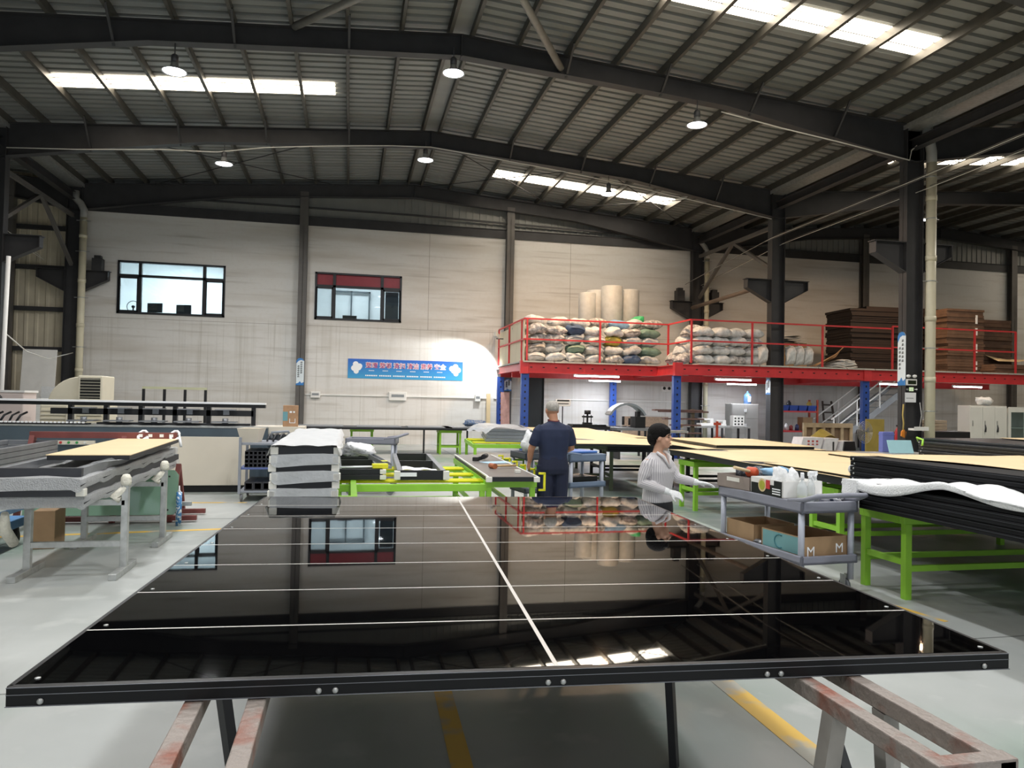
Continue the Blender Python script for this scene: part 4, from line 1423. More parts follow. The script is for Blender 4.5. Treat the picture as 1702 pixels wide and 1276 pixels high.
# evaporative cooler
cl = thing('air_cooler', 'cream evaporative air cooler with curved duct and louvred outlet', 'air cooler', (-5.0, 15.6, 0))
m_ivory = mat('ivory_plastic', 'dcd5bf', .5, 0, .05, 3)
MB().box(-.55, .55, -.35, .45, .72, 1.42).build('body', m_ivory, cl, .03)
for x0 in (-.52, .08):
    lv = MB()
    for k in range(7):
        lv.box(x0, x0 + .42, -.375, -.35, .84 + k * .075, .87 + k * .075)
    lv = lv.build('louvre_panel', m_ivory, cl)
MB().box(-.1, .08, -.4, -.34, .75, 1.38).build('control_box', m_ivory, cl, .015)
MB().box(-.03, .03, -.405, -.4, 1.2, 1.26).build('display', m_ink, cl)
rings = []
for k in range(9):
    a = R(90) * k / 8
    cx_, cz_ = .1 - .38 * math.cos(a), 1.5 + .2 * math.sin(a)
    # elbow sweeping from upwards to sideways
    c = Vector((.12 - .34 * math.cos(a), 0, 1.42 + .30 * math.sin(a)))
    n_ = Vector((-math.cos(a), 0, math.sin(a)))
    hw = .22
    rings.append([c + n_ * (sx * hw) * 1 + Vector((0, sy * .3, 0)) for sx, sy in ((-1, -1), (1, -1), (1, 1), (-1, 1))])
MB().loft(rings, 0, True, False).build('duct_elbow', m_ivory, cl, .03)
hd = MB().box(.1, .52, -.42, .3, 1.48, 1.96).build('outlet_head', m_ivory, cl, .02)
MB().box(.14, .48, -.425, -.42, 1.53, 1.91).build('outlet_recess', m_ink, hd)
for k in range(7):
    MB().bar((.14, -.43, 1.56 + k * .055), (.48, -.43, 1.56 + k * .055), .03, .008).build('outlet_slat', m_ivory, hd)
MB().box(-.5, .5, -.3, .4, 0, .72).build('stand', m_steel2, cl)

# pale boxes and goods left of the cooler
t = thing('machine_housing', 'pale pink machine housing at the left edge', 'machine', (-6.3, 15.9, 0))
MB().box(-.35, .35, -.3, .3, 0, 1.64).build('housing', mat('pale_pink_enamel', 'd6c8c2', .5, 0, .04, 3), t, .02)
MB().box(-.37, .37, -.32, .32, 1.62, 1.66).build('lid', m_white, t)
t = thing('black_motor', 'small black motor on the machine bed at the left', 'motor', (-5.75, 13.98, 1.502))
MB().lathe([(.1, 0), (.09, .05), (.04, .1), (.05, .14), (.02, .15)], n=14).build('motor_body', m_black, t)
MB().box(-.13, .13, -.08, .08, -.012, .0).build('base', m_black, t)
for k, (x, y, w, h, z0, lb, m_) in enumerate([(-9.35, 25.3, .95, 2.95, 0, 'tall white board leaning behind the cooler-side column', m_white), (-8.75, 25.0, .75, 1.8, 0, 'shorter white board wrapped in film beside the column', m_film)]):
    o = MB().box(-w / 2, w / 2, -.02, .02, 0, h).build('leaning_board', m_, None, .004, loc=(x, y, z0), rot=(R(-6), 0, 0))
    tag(o, lb, 'board')
o = MB().box(-10.5, -8.2, 22.9, 24.3, .0, .64).box(-10.2, -8.3, 22.9, 24.2, .64, 1.45).build('white_pallet_goods', mat('pale_stacked_sheets', 'dcdcd8', .6, 0, .1, 12, stretch=(.3, .3, 6)), None, .02)
tag(o, 'pale stacked white sheets behind the cooler in the side bay', 'stack')
o = MB().cyl((-7.32, 18, 0), (-7.25, 18, 4.55), .045, 10).build('white_pole', m_white)
tag(o, 'thin white pole standing at the left edge', 'pole')
o = MB().tube([(-7.3, 18.05, 2.9), (-7.6, 20, 2.6), (-8.2, 23, 2.55), (-8.7, 26.4, 2.9)], .014, 6).build('slack_cable', m_cable)
tag(o, 'slack white cable from the white pole to the column', 'cable')

# profile trolley with square tubes
def square_tubes(parent, x0, z0, nx, nz, s_, l, m, gap=.004):
    me = MB()
    a = s_ / 2
    w = s_ * .14
    me.box(-a, a, 0, l, -a, -a + w).box(-a, a, 0, l, a - w, a).box(-a, -a + w, 0, l, -a + w, a - w).box(a - w, a, 0, l, -a + w, a - w)
    me.box(-a + w, a - w, l - .01, l, -a + w, a - w)
    me = me.mesh('square_tube', m)
    for i in range(nx):
        for j in range(nz):
            o = inst('square_tube', me, None, parent and (parent.location + Vector((x0 + i * (s_ + gap), -.42, z0 + a + j * (s_ + gap)))))
            tag(o, 'square metal tube end in the shelf trolley, %s row up, %s across' % (ORD[j], ORD[i]) if s_ < .07 else 'wide square tube end on the bottom trolley shelf, %s across' % ORD[i], 'tube', 'square tubes on the shelf trolley')


def wheels(t, xs_, ys_, r=.06):
    for x in xs_:
        for y in ys_:
            w = MB().cyl((x - .015, y, r), (x + .015, y, r), r, 14).build('wheel', mat('grey_tyre', '6f7276', .6, 0, .05, 8), t)
            MB().box(x - .025, x - .018, y - .03, y + .03, r, 2 * r + .04).box(x + .018, x + .025, y - .03, y + .03, r, 2 * r + .04).build('caster_fork', m_galv, w)


m_tg = mat('trolley_grey', '8d929b', .5, 0, .06, 5)
pt = thing('shelf_trolley', 'grey shelf trolley loaded with square metal tubes', 'trolley', (-1.27, 12.65, 0))
for z in (.14, .5, .88):
    MB().box(-.36, .36, -.42, .42, z, z + .035).build('shelf', m_tg if z != .5 else mat('trolley_blue', '55659a', .5, 0, .06, 5), pt, .005)
for sx in (-1, 1):
    for sy in (-1, 1):
        MB().box(sx * .36 - .02, sx * .36 + .02, sy * .42 - .02, sy * .42 + .02, .12, 1.0).build('upright', m_tg, pt)
MB().tube([(.1, -.4, 1.0), (.1, -.42, 1.08), (.35, -.42, 1.1), (.38, -.3, 1.02)], .02, 8).build('handle', m_tg, pt)
wheels(pt, (-.33, .33), (-.38, .38))
square_tubes(pt, -.26, .535, 6, 4, .06, .8, m_dframe)
square_tubes(pt, -.22, .175, 3, 1, .13, .8, m_dframe)
t = thing('plastic_bin', 'pale plastic bin tilted on the shelf trolley', 'bin', (-1.5, 12.5, .916), R(-10))
MB().loft([[(sx * a, sy * b, z) for sx, sy in ((-1, -1), (1, -1), (1, 1), (-1, 1))] for a, b, z in ((.12, .14, 0), (.17, .2, .22), (.15, .18, .22), (.11, .13, .02))], 0, True, False).build('bin_body', m_cream, t)
t = thing('tube_coil', 'dark bundle of brackets on top of the shelf trolley', 'brackets', (-1.1, 12.6, .916))
for k in range(4):
    MB().tube([(-.15 + .09 * k, -.2, 0.02), (-.12 + .09 * k, -.1, .12), (-.1 + .09 * k, .1, .12), (-.12 + .09 * k, .2, .02)], .016, 7).build('bracket', m_dframe, t)

# tall pile of film-wrapped frames by the far edge of the glass panel
g_ = 'film-wrapped frames piled behind the glass panel'
zz = .722
for k in range(6):
    wr = k % 2 == 0
    h = .076
    frame('wrapped_frame' if wr else 'door_frame', ('film-wrapped' if wr else 'black') + ' frame with white corner caps in the tall pile, %s from the bottom' % ORD[k], 'frame', (-.39 + .008 * (k % 3), 7.13 + .02 * (k % 2), zz), R(.6), .56, 3.7, h, m_black if not wr else m_dframe, caps=True, wrap=m_film if wr else None, fill=m_lframe if k == 5 else None, group=g_)
    zz += h + .003
o = MB().grid(lambda u, v: (-.72 + .66 * u + .01 * math.sin(20 * v), 7.08 + 3.75 * v, zz + .004 + .012 * abs(math.sin(9 * u + 11 * v)) - (.09 * max(0, abs(u - .5) - .44) / .06 + .0)), 16, 30).build('film_sheet', mat('milky_film', 'dddfe0', .35, 0, .06, 6, bump=.6, bscale=12, alpha=.9))
tag(o, 'milky plastic sheet draped on the tall frame pile', 'film')
green_table('green_bench', 'green steel bench under the tall film-wrapped frame pile', (-.3, 8.2, 0), 0, .8, 1.9, .72)

# long green roller table with two open frames
green_table('roller_table', 'green work table with yellow roller bars behind the glass panel', (.72, 9.7, 0), 0, 1.74, 2.3, .68, rollers=(-1.0, -.85, -.3, -.15, .5, .65))
frame('door_frame', 'grey open frame with white corner caps beside the tall pile', 'frame', (.14, 8.65, .722), R(1), .52, 2.6, .06, m_lframe, caps=True, bars=1, me=m_black)
frame('door_frame', 'second open frame lying on the grey one beside the tall pile', 'frame', (.14, 8.66, .784), R(1), .52, 2.6, .06, m_lframe, caps=True, bars=1, me=m_black)
frame('door_frame', 'silver open frame with two bays on the roller table', 'frame', (.84, 8.62, .722), R(-2), .56, 2.7, .11, m_lframe, caps=True, bars=1, me=m_black)
t = thing('profile_bar', 'loose silver profile bar leaning between the two open frames', 'profile', (.47, 8.75, .84), R(6))
MB().box(-.035, .035, 0, 2.2, 0, .03).box(-.035, -.03, 0, 2.2, .03, .06).box(.03, .035, 0, 2.2, .03, .06).build('bar', m_lframe, t)
MB().box(-.036, .036, .3, .42, .0605, .062).build('yellow_sticker', m_yellow, t)
t = thing('brush', 'yellow-headed brush lying across the open frame', 'brush', (.28, 8.72, .846), R(100))
MB().cyl((0, 0, .02), (0, .42, .02), .012, 8).build('handle', m_pw, t)
MB().box(-.035, .035, -.18, 0, 0, .055).build('brush_head', m_yellow, t, .008)
o = MB().box(-.12, .12, -.004, 0, 0, .045).build('paper_label', m_pw, loc=(.66, 8.605, .765))
tag(o, 'white paper label on the end of the silver frame', 'label')
o = MB().grid(lambda u, v: (.62 + .4 * u, 8.66 + .12 * v, .836 + .03 * v * (1 - u) + .006 * math.sin(12 * u)), 8, 3).build('paper_scrap', m_pw)
tag(o, 'torn white paper strip on the silver frame', 'paper')


def crumple(name, label, cat, c, r, m, seed, sq=(1, 1, .6)):
    rr = random.Random(seed)
    mb = MB().sphere((0, 0, 0), 1, 22)
    ph = [rr.uniform(0, 6) for _ in range(6)]
    vs_ = []
    for x, y, z in mb.v:
        k = 1 + .16 * math.sin(4 * x + ph[0] + 3 * z) + .13 * math.sin(6 * y + ph[1]) + .1 * math.sin(9 * z + 7 * x + ph[2]) + .07 * math.sin(15 * x + 11 * y + ph[3])
        vs_.append((x * r * sq[0] * k, y * r * sq[1] * k, max(-.8, z) * r * sq[2] * k))
    mb.v = vs_
    zmin = min(v[2] for v in mb.v)
    o = mb.build(name, m, loc=(c[0], c[1], c[2] - zmin))
    return tag(o, label, cat)


m_bag = mat('crumpled_white_plastic', 'e3e5e6', .35, 0, .1, 12, bump=.7, bscale=18)
crumple('plastic_bag', 'crumpled white plastic bag piled inside the open frame', 'bag', (.15, 10.5, .846), .22, m_bag, 1, (1.1, 1.5, .42))
crumple('plastic_bag', 'bubble wrap bundle on the floor under the roller table', 'bag', (.3, 8.6, .0), .25, m_bub, 2, (1.4, .6, .8))
o = MB().cyl((.75, 9.2, .25), (1.5, 9.3, .25), .07, 12).build('film_roll', m_film)
tag(o, 'clear film roll on the lower rails of the roller table', 'roll')
MB().box(.7, 1.6, 8.9, 9.6, .16, .18).build('resting_board', m_cream, o)

# grey board on its own green table, with clamps and a mallet
green_table('green_table', 'green table under the grey board beside the man', (1.92, 10.2, 0), R(-1.5), .62, 3.3, .72)
bd = thing('grey_board', 'large grey board with white edge trim beside the man', 'panel', (1.87, 8.42, .722), R(-1.5))
MB().box(-.29, .29, 0, 3.4, 0, .05).build('board_core', m_black, bd)
MB().box(-.285, .285, .01, 3.39, .05, .055).build('board_face', mat('dark_grey_laminate', '6e6a66', .35, 0, .05, 4), bd)
for sx in (-1, 1):
    MB().box(sx * .29 - .008, sx * .29 + .008, 0, 3.4, .045, .062).build('edge_trim', m_white, bd)
    MB().box(sx * .28 - .035, sx * .28 + .035, -.025, .03, -.005, .055).build('corner_cap', m_cap, bd, .006)
t = thing('mallet', 'wooden mallet lying on the grey board', 'mallet', (1.83, 9.45, .81), R(-75))
MB().cyl((0, 0, 0), (0, .34, 0), .014, 8).build('handle', mat('pale_wood', 'c9a878', .6, 0, .1, 9), t)
MB().cyl((-.07, 0, 0), (.07, 0, 0), .034, 14).build('mallet_head', mat('orange_wood', 'a86440', .55, 0, .12, 9), t)
t = thing('power_drill', 'black power tool lying on the far part of the grey board', 'tool', (1.95, 10.7, .78), R(70))
MB().cyl((-.12, 0, .06), (.12, 0, .06), .035, 12).cyl((.12, 0, .06), (.19, 0, .06), .018, 8).build('tool_body', m_black, t)
MB().bar((-.06, 0, .05), (-.12, .1, .02), .04, .05).box(-.17, -.08, .07, .15, 0, .05).build('grip', m_rubber, t)
o = MB().box(-.035, .035, -.025, .025, 0, .04).build('small_box', m_cap, None, .004, loc=(2.02, 8.85, .778))
tag(o, 'tiny white block on the near corner of the grey board', 'block')
o = MB().box(-.2, .2, -.14, .14, 0, .004).build('blue_paper', mat('pale_blue_sheet', '9dbdd0', .6, 0, .05, 5), loc=(2.05, 10.35, .778), rot=(0, 0, R(20)))
tag(o, 'pale blue sheet on the grey board near the tool', 'paper')
for k in range(6):
    y = 8.6 + k * .55
    x = 2.28 + .012 * k
    t = thing('yellow_clamp', 'yellow clamp bracket along the board edge, %s from the man' % ORD[k], 'clamp', (x, y, .55), 0, 'yellow clamps along the grey board')
    MB().box(-.06, .02, -.015, .015, .235, .26).box(.0, .025, -.015, .015, .04, .26).box(-.06, .02, -.015, .015, .04, .065).build('bracket', m_yellow, t, .005)

# tables further back
green_table('green_stool', 'small green stand with black feet under the far dark table', (3.0, 22.6, 0), 0, .7, .6, .72)
green_table('green_stool', 'small green stand under the far dark table by the wall post', (.4, 22.9, 0), 0, .7, .6, .72)
t = thing('long_dark_table', 'long low dark table against the white wall under the banner', 'table', (1.2, 22.9, .723))
MB().box(-2.75, 2.75, -.75, .75, 0, .06).build('table_top', m_black, t)
for k, x in enumerate((-2.0, -.3, 1.2, 2.3)):
    MB().box(x - .65, x + .65, -.6, .6, .06, .085).build('grey_sheet', m_lframe, t)
for x in (-2.4, 1.0, 2.3):
    MB().box(x - .025, x + .025, -.7, -.65, -.72, 0).build('leg', m_black, t)
crumple('tool_pile', 'small heap of blue and grey tools at the end of the far dark table', 'tools', (3.85, 23.0, .81), .22, mat('mixed_tools', '8c95a0', .5, .2, .3, 30, col2='4a6a98', thr=(.45, .55)), 4, (1.6, .7, .5))


def utility_cart(name, label, loc, rz, lx, ly, h, m, low=.28, handle=True):
    """two-shelf plastic service cart, long axis y"""
    t = thing(name, label, 'cart', loc, rz)
    for z, nm in ((low, 'lower_shelf'), (h - .12, 'upper_tray')):
        b = MB()
        b.box(-lx / 2, lx / 2, -ly / 2, ly / 2, z, z + .03)
        d = .1 if nm == 'upper_tray' else .075
        b.box(-lx / 2, lx / 2, -ly / 2, -ly / 2 + .03, z, z + d).box(-lx / 2, lx / 2, ly / 2 - .03, ly / 2, z, z + d).box(-lx / 2, -lx / 2 + .03, -ly / 2, ly / 2, z, z + d).box(lx / 2 - .03, lx / 2, -ly / 2, ly / 2, z, z + d)
        b.build(nm, m, t, .008)
    for sx in (-1, 1):
        for sy in (-1, 1):
            MB().cyl((sx * (lx / 2 - .035), sy * (ly / 2 - .05), .12), (sx * (lx / 2 - .035), sy * (ly / 2 - .05), h - .1), .028, 12).build('post', mat(m.name + '_post', 'a4a9b4', .4, .1, .05, 6), t)
    if handle:
        e = -ly / 2
        MB().tube([(-lx / 2 + .02, e + .2, h - .03), (-lx / 2 + .02, e, h), (-lx / 2 + .05, e - .14, h + .05), (0, e - .18, h + .06), (lx / 2 - .05, e - .14, h + .05), (lx / 2 - .02, e, h), (lx / 2 - .02, e + .2, h - .03)], .022, 10).build('push_handle', m, t)
    wheels(t, (-lx / 2 + .07, lx / 2 - .07), (-ly / 2 + .08, ly / 2 - .08), .06)
    return t


m_cartg = mat('grey_cart_plastic', '858792', .5, 0, .06, 5)
# the trolley beside the woman with its boxes
trl = utility_cart('service_trolley', 'grey two-shelf service trolley with cartons and spray bottles beside the woman', (4.12, 6.5, 0), R(5), .6, 1.3, .84, m_cartg, low=.27)
cz = R(5)


def on_trolley(dx, dy):
    return (4.12 + dx * math.cos(cz) - dy * math.sin(cz), 6.5 + dx * math.sin(cz) + dy * math.cos(cz))


def open_carton(label, dx, dy, z, w, d, h, m, rz=0, prints=()):
    x, y = on_trolley(dx, dy)
    t = thing('cardboard_box', label, 'box', (x, y, z), cz + rz)
    b = MB()
    b.box(-w / 2, w / 2, -d / 2, d / 2, 0, .006)
    for x0, x1, y0, y1 in ((-w / 2, w / 2, -d / 2, -d / 2 + .006), (-w / 2, w / 2, d / 2 - .006, d / 2), (-w / 2, -w / 2 + .006, -d / 2, d / 2), (w / 2 - .006, w / 2, -d / 2, d / 2)):
        b.box(x0, x1, y0, y1, 0, h)
    b.build('carton_body', m, t)
    for face, x0, x1, z0, z1, mm in prints:
        p = MB()
        if face == 'n':
            p.box(x0, x1, -d / 2 - .002, -d / 2, z0, z1)
        else:
            p.box(-w / 2 - .002, -w / 2, x0, x1, z0, z1)
        p.build('printed_patch', mm, t)
    return t


m_teal = mat('teal_print', '6c9a9c', .6, 0, .05, 5)
m_dkcard = mat('grey_brown_carton', '8c8078', .7, 0, .1, 6)
open_carton('open brown carton at the far end of the lower trolley shelf', -.02, .33, .302, .46, .46, .2, m_card)
bx = open_carton('teal and brown printed carton at the near end of the lower trolley shelf', .0, -.3, .302, .5, .56, .2, m_card, R(2), (('w', -.26, .26, .04, .19, m_teal),))
lettering('M', .12, m_pw, bx, (-.165, -.284, .07))
lettering('M', .12, m_pw, bx, (.15, -.284, .09))
p = MB().tube([(-.253, .02 + .07 * math.cos(a), .115 + .06 * math.sin(a)) for a in [j * .5 - 2 for j in range(9)]], .006, 6)
p.build('ring_print', mat('dark_teal', '2f6f78', .6, 0, 0), bx)
open_carton('shallow grey-brown carton full of small tools on the upper trolley tray', -.08, .4, .822, .44, .52, .13, m_dkcard, R(3), (('w', -.1, .1, .07, .11, m_cap),))
kb = open_carton('black and white printed snack carton on the upper trolley tray', -.08, -.14, .822, .42, .5, .15, m_white, R(-2), (('w', -.24, .24, 0, .1, m_black), ('w', -.24, -.12, .1, .145, m_black)))
MB().lathe([(.062, 0), (.062, .002)], n=20).build('ring_print', m_tan, kb, loc=(-.213, .06, .085), rot=(0, R(-90), 0))
MB().lathe([(.045, 0), (.045, .002)], n=20).build('ring_centre', mat('print_olive', 'a8a83c', .5, 0, .1, 20), kb, loc=(-.2155, .06, .085), rot=(0, R(-90), 0))
MB().box(-.216, -.212, -.06, .0, .06, .14).build('red_print', m_red, kb)
for k in range(3):
    MB().box(-.216, -.2125, -.22, -.1, .02 + .022 * k, .03 + .022 * k).build('white_text_line', m_pw, kb)
x, y = on_trolley(-.1, .36)
t = thing('mallet', 'orange-headed mallet lying in the tool carton', 'mallet', (x, y, .985), R(120))
MB().cyl((0, 0, 0), (.02, .3, .06), .016, 8).build('handle', m_tan, t)
MB().lathe([(.03, -.06), (.05, -.04), (.052, .04), (.03, .06)], n=14).build('mallet_head', mat('orange_rubber', 'c2502c', .5, 0, .08, 6), t, rot=(0, R(90), 0))
x, y = on_trolley(-.02, .48)
crumple('tool_heap', 'dark heap of small tools in the carton on the trolley', 'tools', (x, y, .84), .13, mat('dark_tools', '2c3038', .5, .2, .4, 40, col2='6a7078', thr=(.5, .6)), 9, (1.1, 1.3, .7))
x, y = on_trolley(.05, .2)
crumple('blue_cloth', 'light blue cloth in the trolley boxes', 'cloth', (x, y, .94), .09, mat('light_blue_cloth', '8fb8d8', .8, 0, .1, 9), 12, (1.4, 1, .6))
x, y = on_trolley(-.05, -.02)
crumple('plastic_bag', 'crumpled clear bag in the snack carton', 'bag', (x, y, .88), .085, m_bag, 14, (.9, 1, 1.1))
x, y = on_trolley(-.05, -.2)
crumple('plastic_bag', 'small peaked clear bag beside the spray bottles', 'bag', (x, y, .9), .06, m_bag, 15, (.8, .9, 1.3))


def spray_bottle(dx, dy, z, label, rz=0):
    x, y = on_trolley(dx, dy)
    t = thing('spray_bottle', label, 'bottle', (x, y, z), rz, 'spray bottles on the trolley')
    MB().lathe([(.03, -.04), (.042, .01), (.044, .12), (.038, .15), (.016, .18), (.014, .2)], n=16).build('bottle_body', mat('clear_plastic_bottle', 'dde4e6', .2, 0, .05, 6, alpha=.5), t)
    MB().lathe([(.043 * .9, .01), (.043 * .9, .05)], n=16).build('liquid', mat('yellowish_liquid', 'd8e0a0', .2, 0, 0, alpha=.7), t)
    MB().box(-.02, .05, -.014, .014, .22, .255).cyl((0, 0, .195), (0, 0, .225), .017, 10).box(.04, .06, -.01, .01, .225, .25).bar((.02, 0, .22), (.045, 0, .17), .014, .012).build('trigger_head', m_pw, t)


spray_bottle(.0, -.38, .8, 'clear spray bottle with white trigger at the near end of the trolley', R(20))
spray_bottle(.12, -.3, .8, 'clear spray bottle behind the first on the trolley', R(160))
spray_bottle(-.14, -.45, .8, 'clear spray bottle with pale yellow liquid beside the handle', R(60))
x, y = on_trolley(.15, -.48)
crumple('glove_pair', 'white and navy work gloves at the trolley end', 'gloves', (x, y, .79), .08, mat('glove_cloth', 'e2e2e4', .8, 0, .1, 9, col2='3a4660', thr=(.55, .6)), 16, (1.4, 1, .5))
x, y = on_trolley(-.15, .05)
crumple('tape_roll', 'crumpled dark tape and film between the lower cartons', 'tape', (x, y, .302), .07, m_lframe, 17, (1.5, 1, .5))

# ================================================================ right: green trestles and stacked black panels
green_table('green_trestle', 'lime green trestle under the foam-covered black panels', (6.15, 5.9, 0), 0, 2.85, .58, .73, stretch=.24)
bpy.data.objects['green_trestle'].name = 'green_trestle'
tp = bpy.data.objects['green_trestle']
MB().box(-1.44, -1.3, -.29, .29, .73, .748).build('yellow_edge_tape', m_yellow, tp)
MB().box(-1.445, -1.3, -.3, -.27, .73, .75).build('black_tape', m_ink, tp)
green_table('green_trestle', 'lime green trestle under the near part of the paper-covered panels', (6.6, 7.5, 0), 0, 2.7, .55, .76, stretch=.24)
green_table('green_trestle', 'lime green trestle under the far end of the paper-covered panels', (6.6, 11.0, 0), 0, 2.7, .55, .76, stretch=.24)


m_navy = mat('blue_black_profile', '20262e', .35, .1, .12, 6)


def panel_pile(label, x0, x1, y0, y1, z0, n, th, m, group, rz=0, bolts=True, jit=.012):
    z = z0
    rr = random.Random(int(x0 * 77))
    out = []
    for k in range(n):
        a = rr.uniform(-jit, jit)
        t = thing('door_panel', label % (ORD[k], n), 'panel', (x0, y0, z), rz, group)
        b = MB().box(a, x1 - x0 + a, 0, y1 - y0 + a, 0, th * .92)
        b.build('panel_body', m, t, .003)
        MB().box(a - .004, a + .001, 0, y1 - y0, th * .62, th * .68).build('edge_ridge', mat('bright_steel_ridge', '8f9cab', .25, .6, 0) if m is m_navy else mat('dull_grey_ridge', '4a4c50', .4, .3, 0), t)
        if bolts:
            for yy in (.08, y1 - y0 - .06):
                MB().lathe([(.011, 0), (.011, .004), (.004, .007)], n=8).build('rivet', m_galv, t, loc=(a, yy, th * .4), rot=(0, R(-90), 0))
        out.append(t)
        z += th
    return z


m_mblack = mat('matt_black_panel', '101114', .6, 0, .15, 5, spec=.25)
panel_pile('black panel under the white foam, %s from the bottom of %d', 4.52, 5.1, 2.6, 6.02, .752, 5, .046, m_mblack, 'black panels under the white foam')
zt = panel_pile('black panel in the pile behind the foam, %s from the bottom of %d', 5.15, 8.0, 3.4, 6.9, .752, 8, .05, m_mblack, 'black panels behind the foam')
o = MB().grid(lambda u, v: (5.35 + 1.9 * u + .25 * (1 - v) * (1 - u), 5.2 + 1.66 * v, zt + .004 + .012 * abs(math.sin(3 * u + 4 * v))), 14, 12).build('tan_paper_sheet', m_tan)
o.modifiers.new('thick', 'SOLIDIFY').thickness = .004
tag(o, 'tan paper sheet lying on top of the black pile behind the foam', 'paper')
# foam sheet over the far end and along the top edge
def foam_fn(u, v):
    # v along the length (0 far end), u across: hangs over the outer edge
    y = 6.1 - v * 3.4
    bump = .1 * math.exp(-((v - .34) / .13) ** 2) + .03 * math.exp(-((v - .62) / .1) ** 2)
    lip = .16 if v < .05 else .045 + .05 * max(0, math.sin(9 * v))
    if u < .25:
        s_ = u / .25
        x = 4.5 - .012 - .02 * math.sin(8 * v)
        z = .985 + bump - lip * (1 - s_)
    else:
        s_ = (u - .25) / .75
        x = 4.49 + s_ * (.52 + .08 * math.sin(6 * v))
        z = .985 + bump * (1 - .4 * s_) + .012 * math.sin(14 * s_ + 9 * v) + .012 * math.sin(40 * v)
    return (x, y, z)


o = MB().grid(foam_fn, 16, 60).build('foam_sheet', m_foamw)
o.modifiers.new('thick', 'SOLIDIFY').thickness = .012
tag(o, 'white foam sheet draped along the edge of the stacked black panels', 'foam sheet')
o = MB().grid(lambda u, v: (4.47 + .5 * u + .01 * math.sin(20 * v), 6.1 + .015 * math.sin(9 * u), .755 + .24 * v), 8, 8).box(4.47, 4.5, 5.9, 6.1, .755, 1.0).build('foam_corner', m_foamw)
o.modifiers.new('thick', 'SOLIDIFY').thickness = .012
tag(o, 'white foam wrapped round the far corner of the black panels', 'foam sheet')

# paper-covered panels
def paper_pile(label, x0, x1, y0, y1, z, rz, wav=.01, th=.08):
    t = thing('paper_covered_panel', label, 'panel', (x0, y0, z - th), R(rz))
    w, l = x1 - x0, y1 - y0
    MB().box(0, w, 0, l, 0, th).build('panel_body', m_black, t)
    pf = MB().grid(lambda u, v: (-.02 + u * (w + .04), -.02 + v * (l + .04), th + .006 + wav * (math.sin(3 * u * w + 2 * v * l) * .6 + math.sin(7 * v * l * .3 + 1) * .4)), 24, 30).build('paper_face', m_tan, t)
    pf.modifiers.new('thick', 'SOLIDIFY').thickness = .004
    return t


paper_pile('tan paper-covered panel beside the service trolley', 5.18, 8.3, 6.95, 11.45, .9, 0, .008)
paper_pile('narrow tan sheet on the near edge of the paper-covered panel', 5.2, 6.3, 6.97, 8.6, .925, 0, .006, .012)
paper_pile('tan paper-covered panel behind the woman towards the platform', 5.9, 8.3, 11.9, 15.2, .88, -3, .006, .08)
paper_pile('upper tan-topped dark panel on the far pile', 6.3, 8.1, 12.0, 14.6, .94, -6, .006, .045)
paper_pile('tan paper-covered panel behind the man', 3.75, 5.5, 12.3, 20.0, .93, -7, .007, .03)
paper_pile('tan sheet between the two far paper-covered panels', 5.75, 6.6, 15.6, 19.0, .88, -5, .006, .03)
panel_pile('black panel under the tan sheet behind the man, %s from the bottom of %d', 4.75, 5.75, 13.3, 17.0, .73, 3, .05, m_black, 'black panels under the tan sheet', R(-5))
m_dgreen = mat('dark_olive_steel', '5d6650', .5, .1, .1, 5)
green_table('olive_table', 'olive steel table under the tan paper-covered panel behind the man', (4.4, 13.75, 0), R(-7), 1.1, .75, .86, m_dgreen)
green_table('olive_table', 'olive steel table further back under the same tan panel', (5.0, 18.2, 0), R(-7), 1.3, .75, .86, m_dgreen)
green_table('black_table', 'black steel table under the dark panel pile behind the woman', (5.9, 15.5, 0), R(-5), 1.3, .9, .72, m_black)
green_table('black_table', 'black steel table under the far tan panels', (7.3, 13.3, 0), R(-4), 2.2, .9, .795, m_black)
paper_pile('tan paper on low panels between the two black piles', 7.3, 8.25, 7.0, 10.3, .928, 0, .005, .014)
# second black pile with stepped layers
panel_pile('blue-black panel in the far pile below the white cabinets, %s from the bottom of %d', 8.45, 11.2, 5.2, 9.75, .86, 8, .045, m_navy, 'blue-black panels below the white cabinets', 0, True, .05)
green_table('green_trestle', 'lime green trestle under the blue-black panel pile', (9.8, 9.2, 0), 0, 2.5, .6, .85, stretch=.3)
green_table('green_trestle', 'lime green trestle at the near end of the blue-black panels', (9.8, 6.0, 0), 0, 2.5, .6, .85, stretch=.3)
paper_pile('tan paper on top of the blue-black panel pile', 9.6, 11.3, 6.5, 9.4, 1.236, 0, .004, .008)
o = MB().tube([(8.3, 9.5, 1.12), (8.4, 9.6, 1.19), (8.38, 9.7, 1.22), (8.5, 9.8, 1.15)], .015, 7).build('green_strap', m_green)
tag(o, 'lime green strap hanging off the blue-black panels', 'strap')
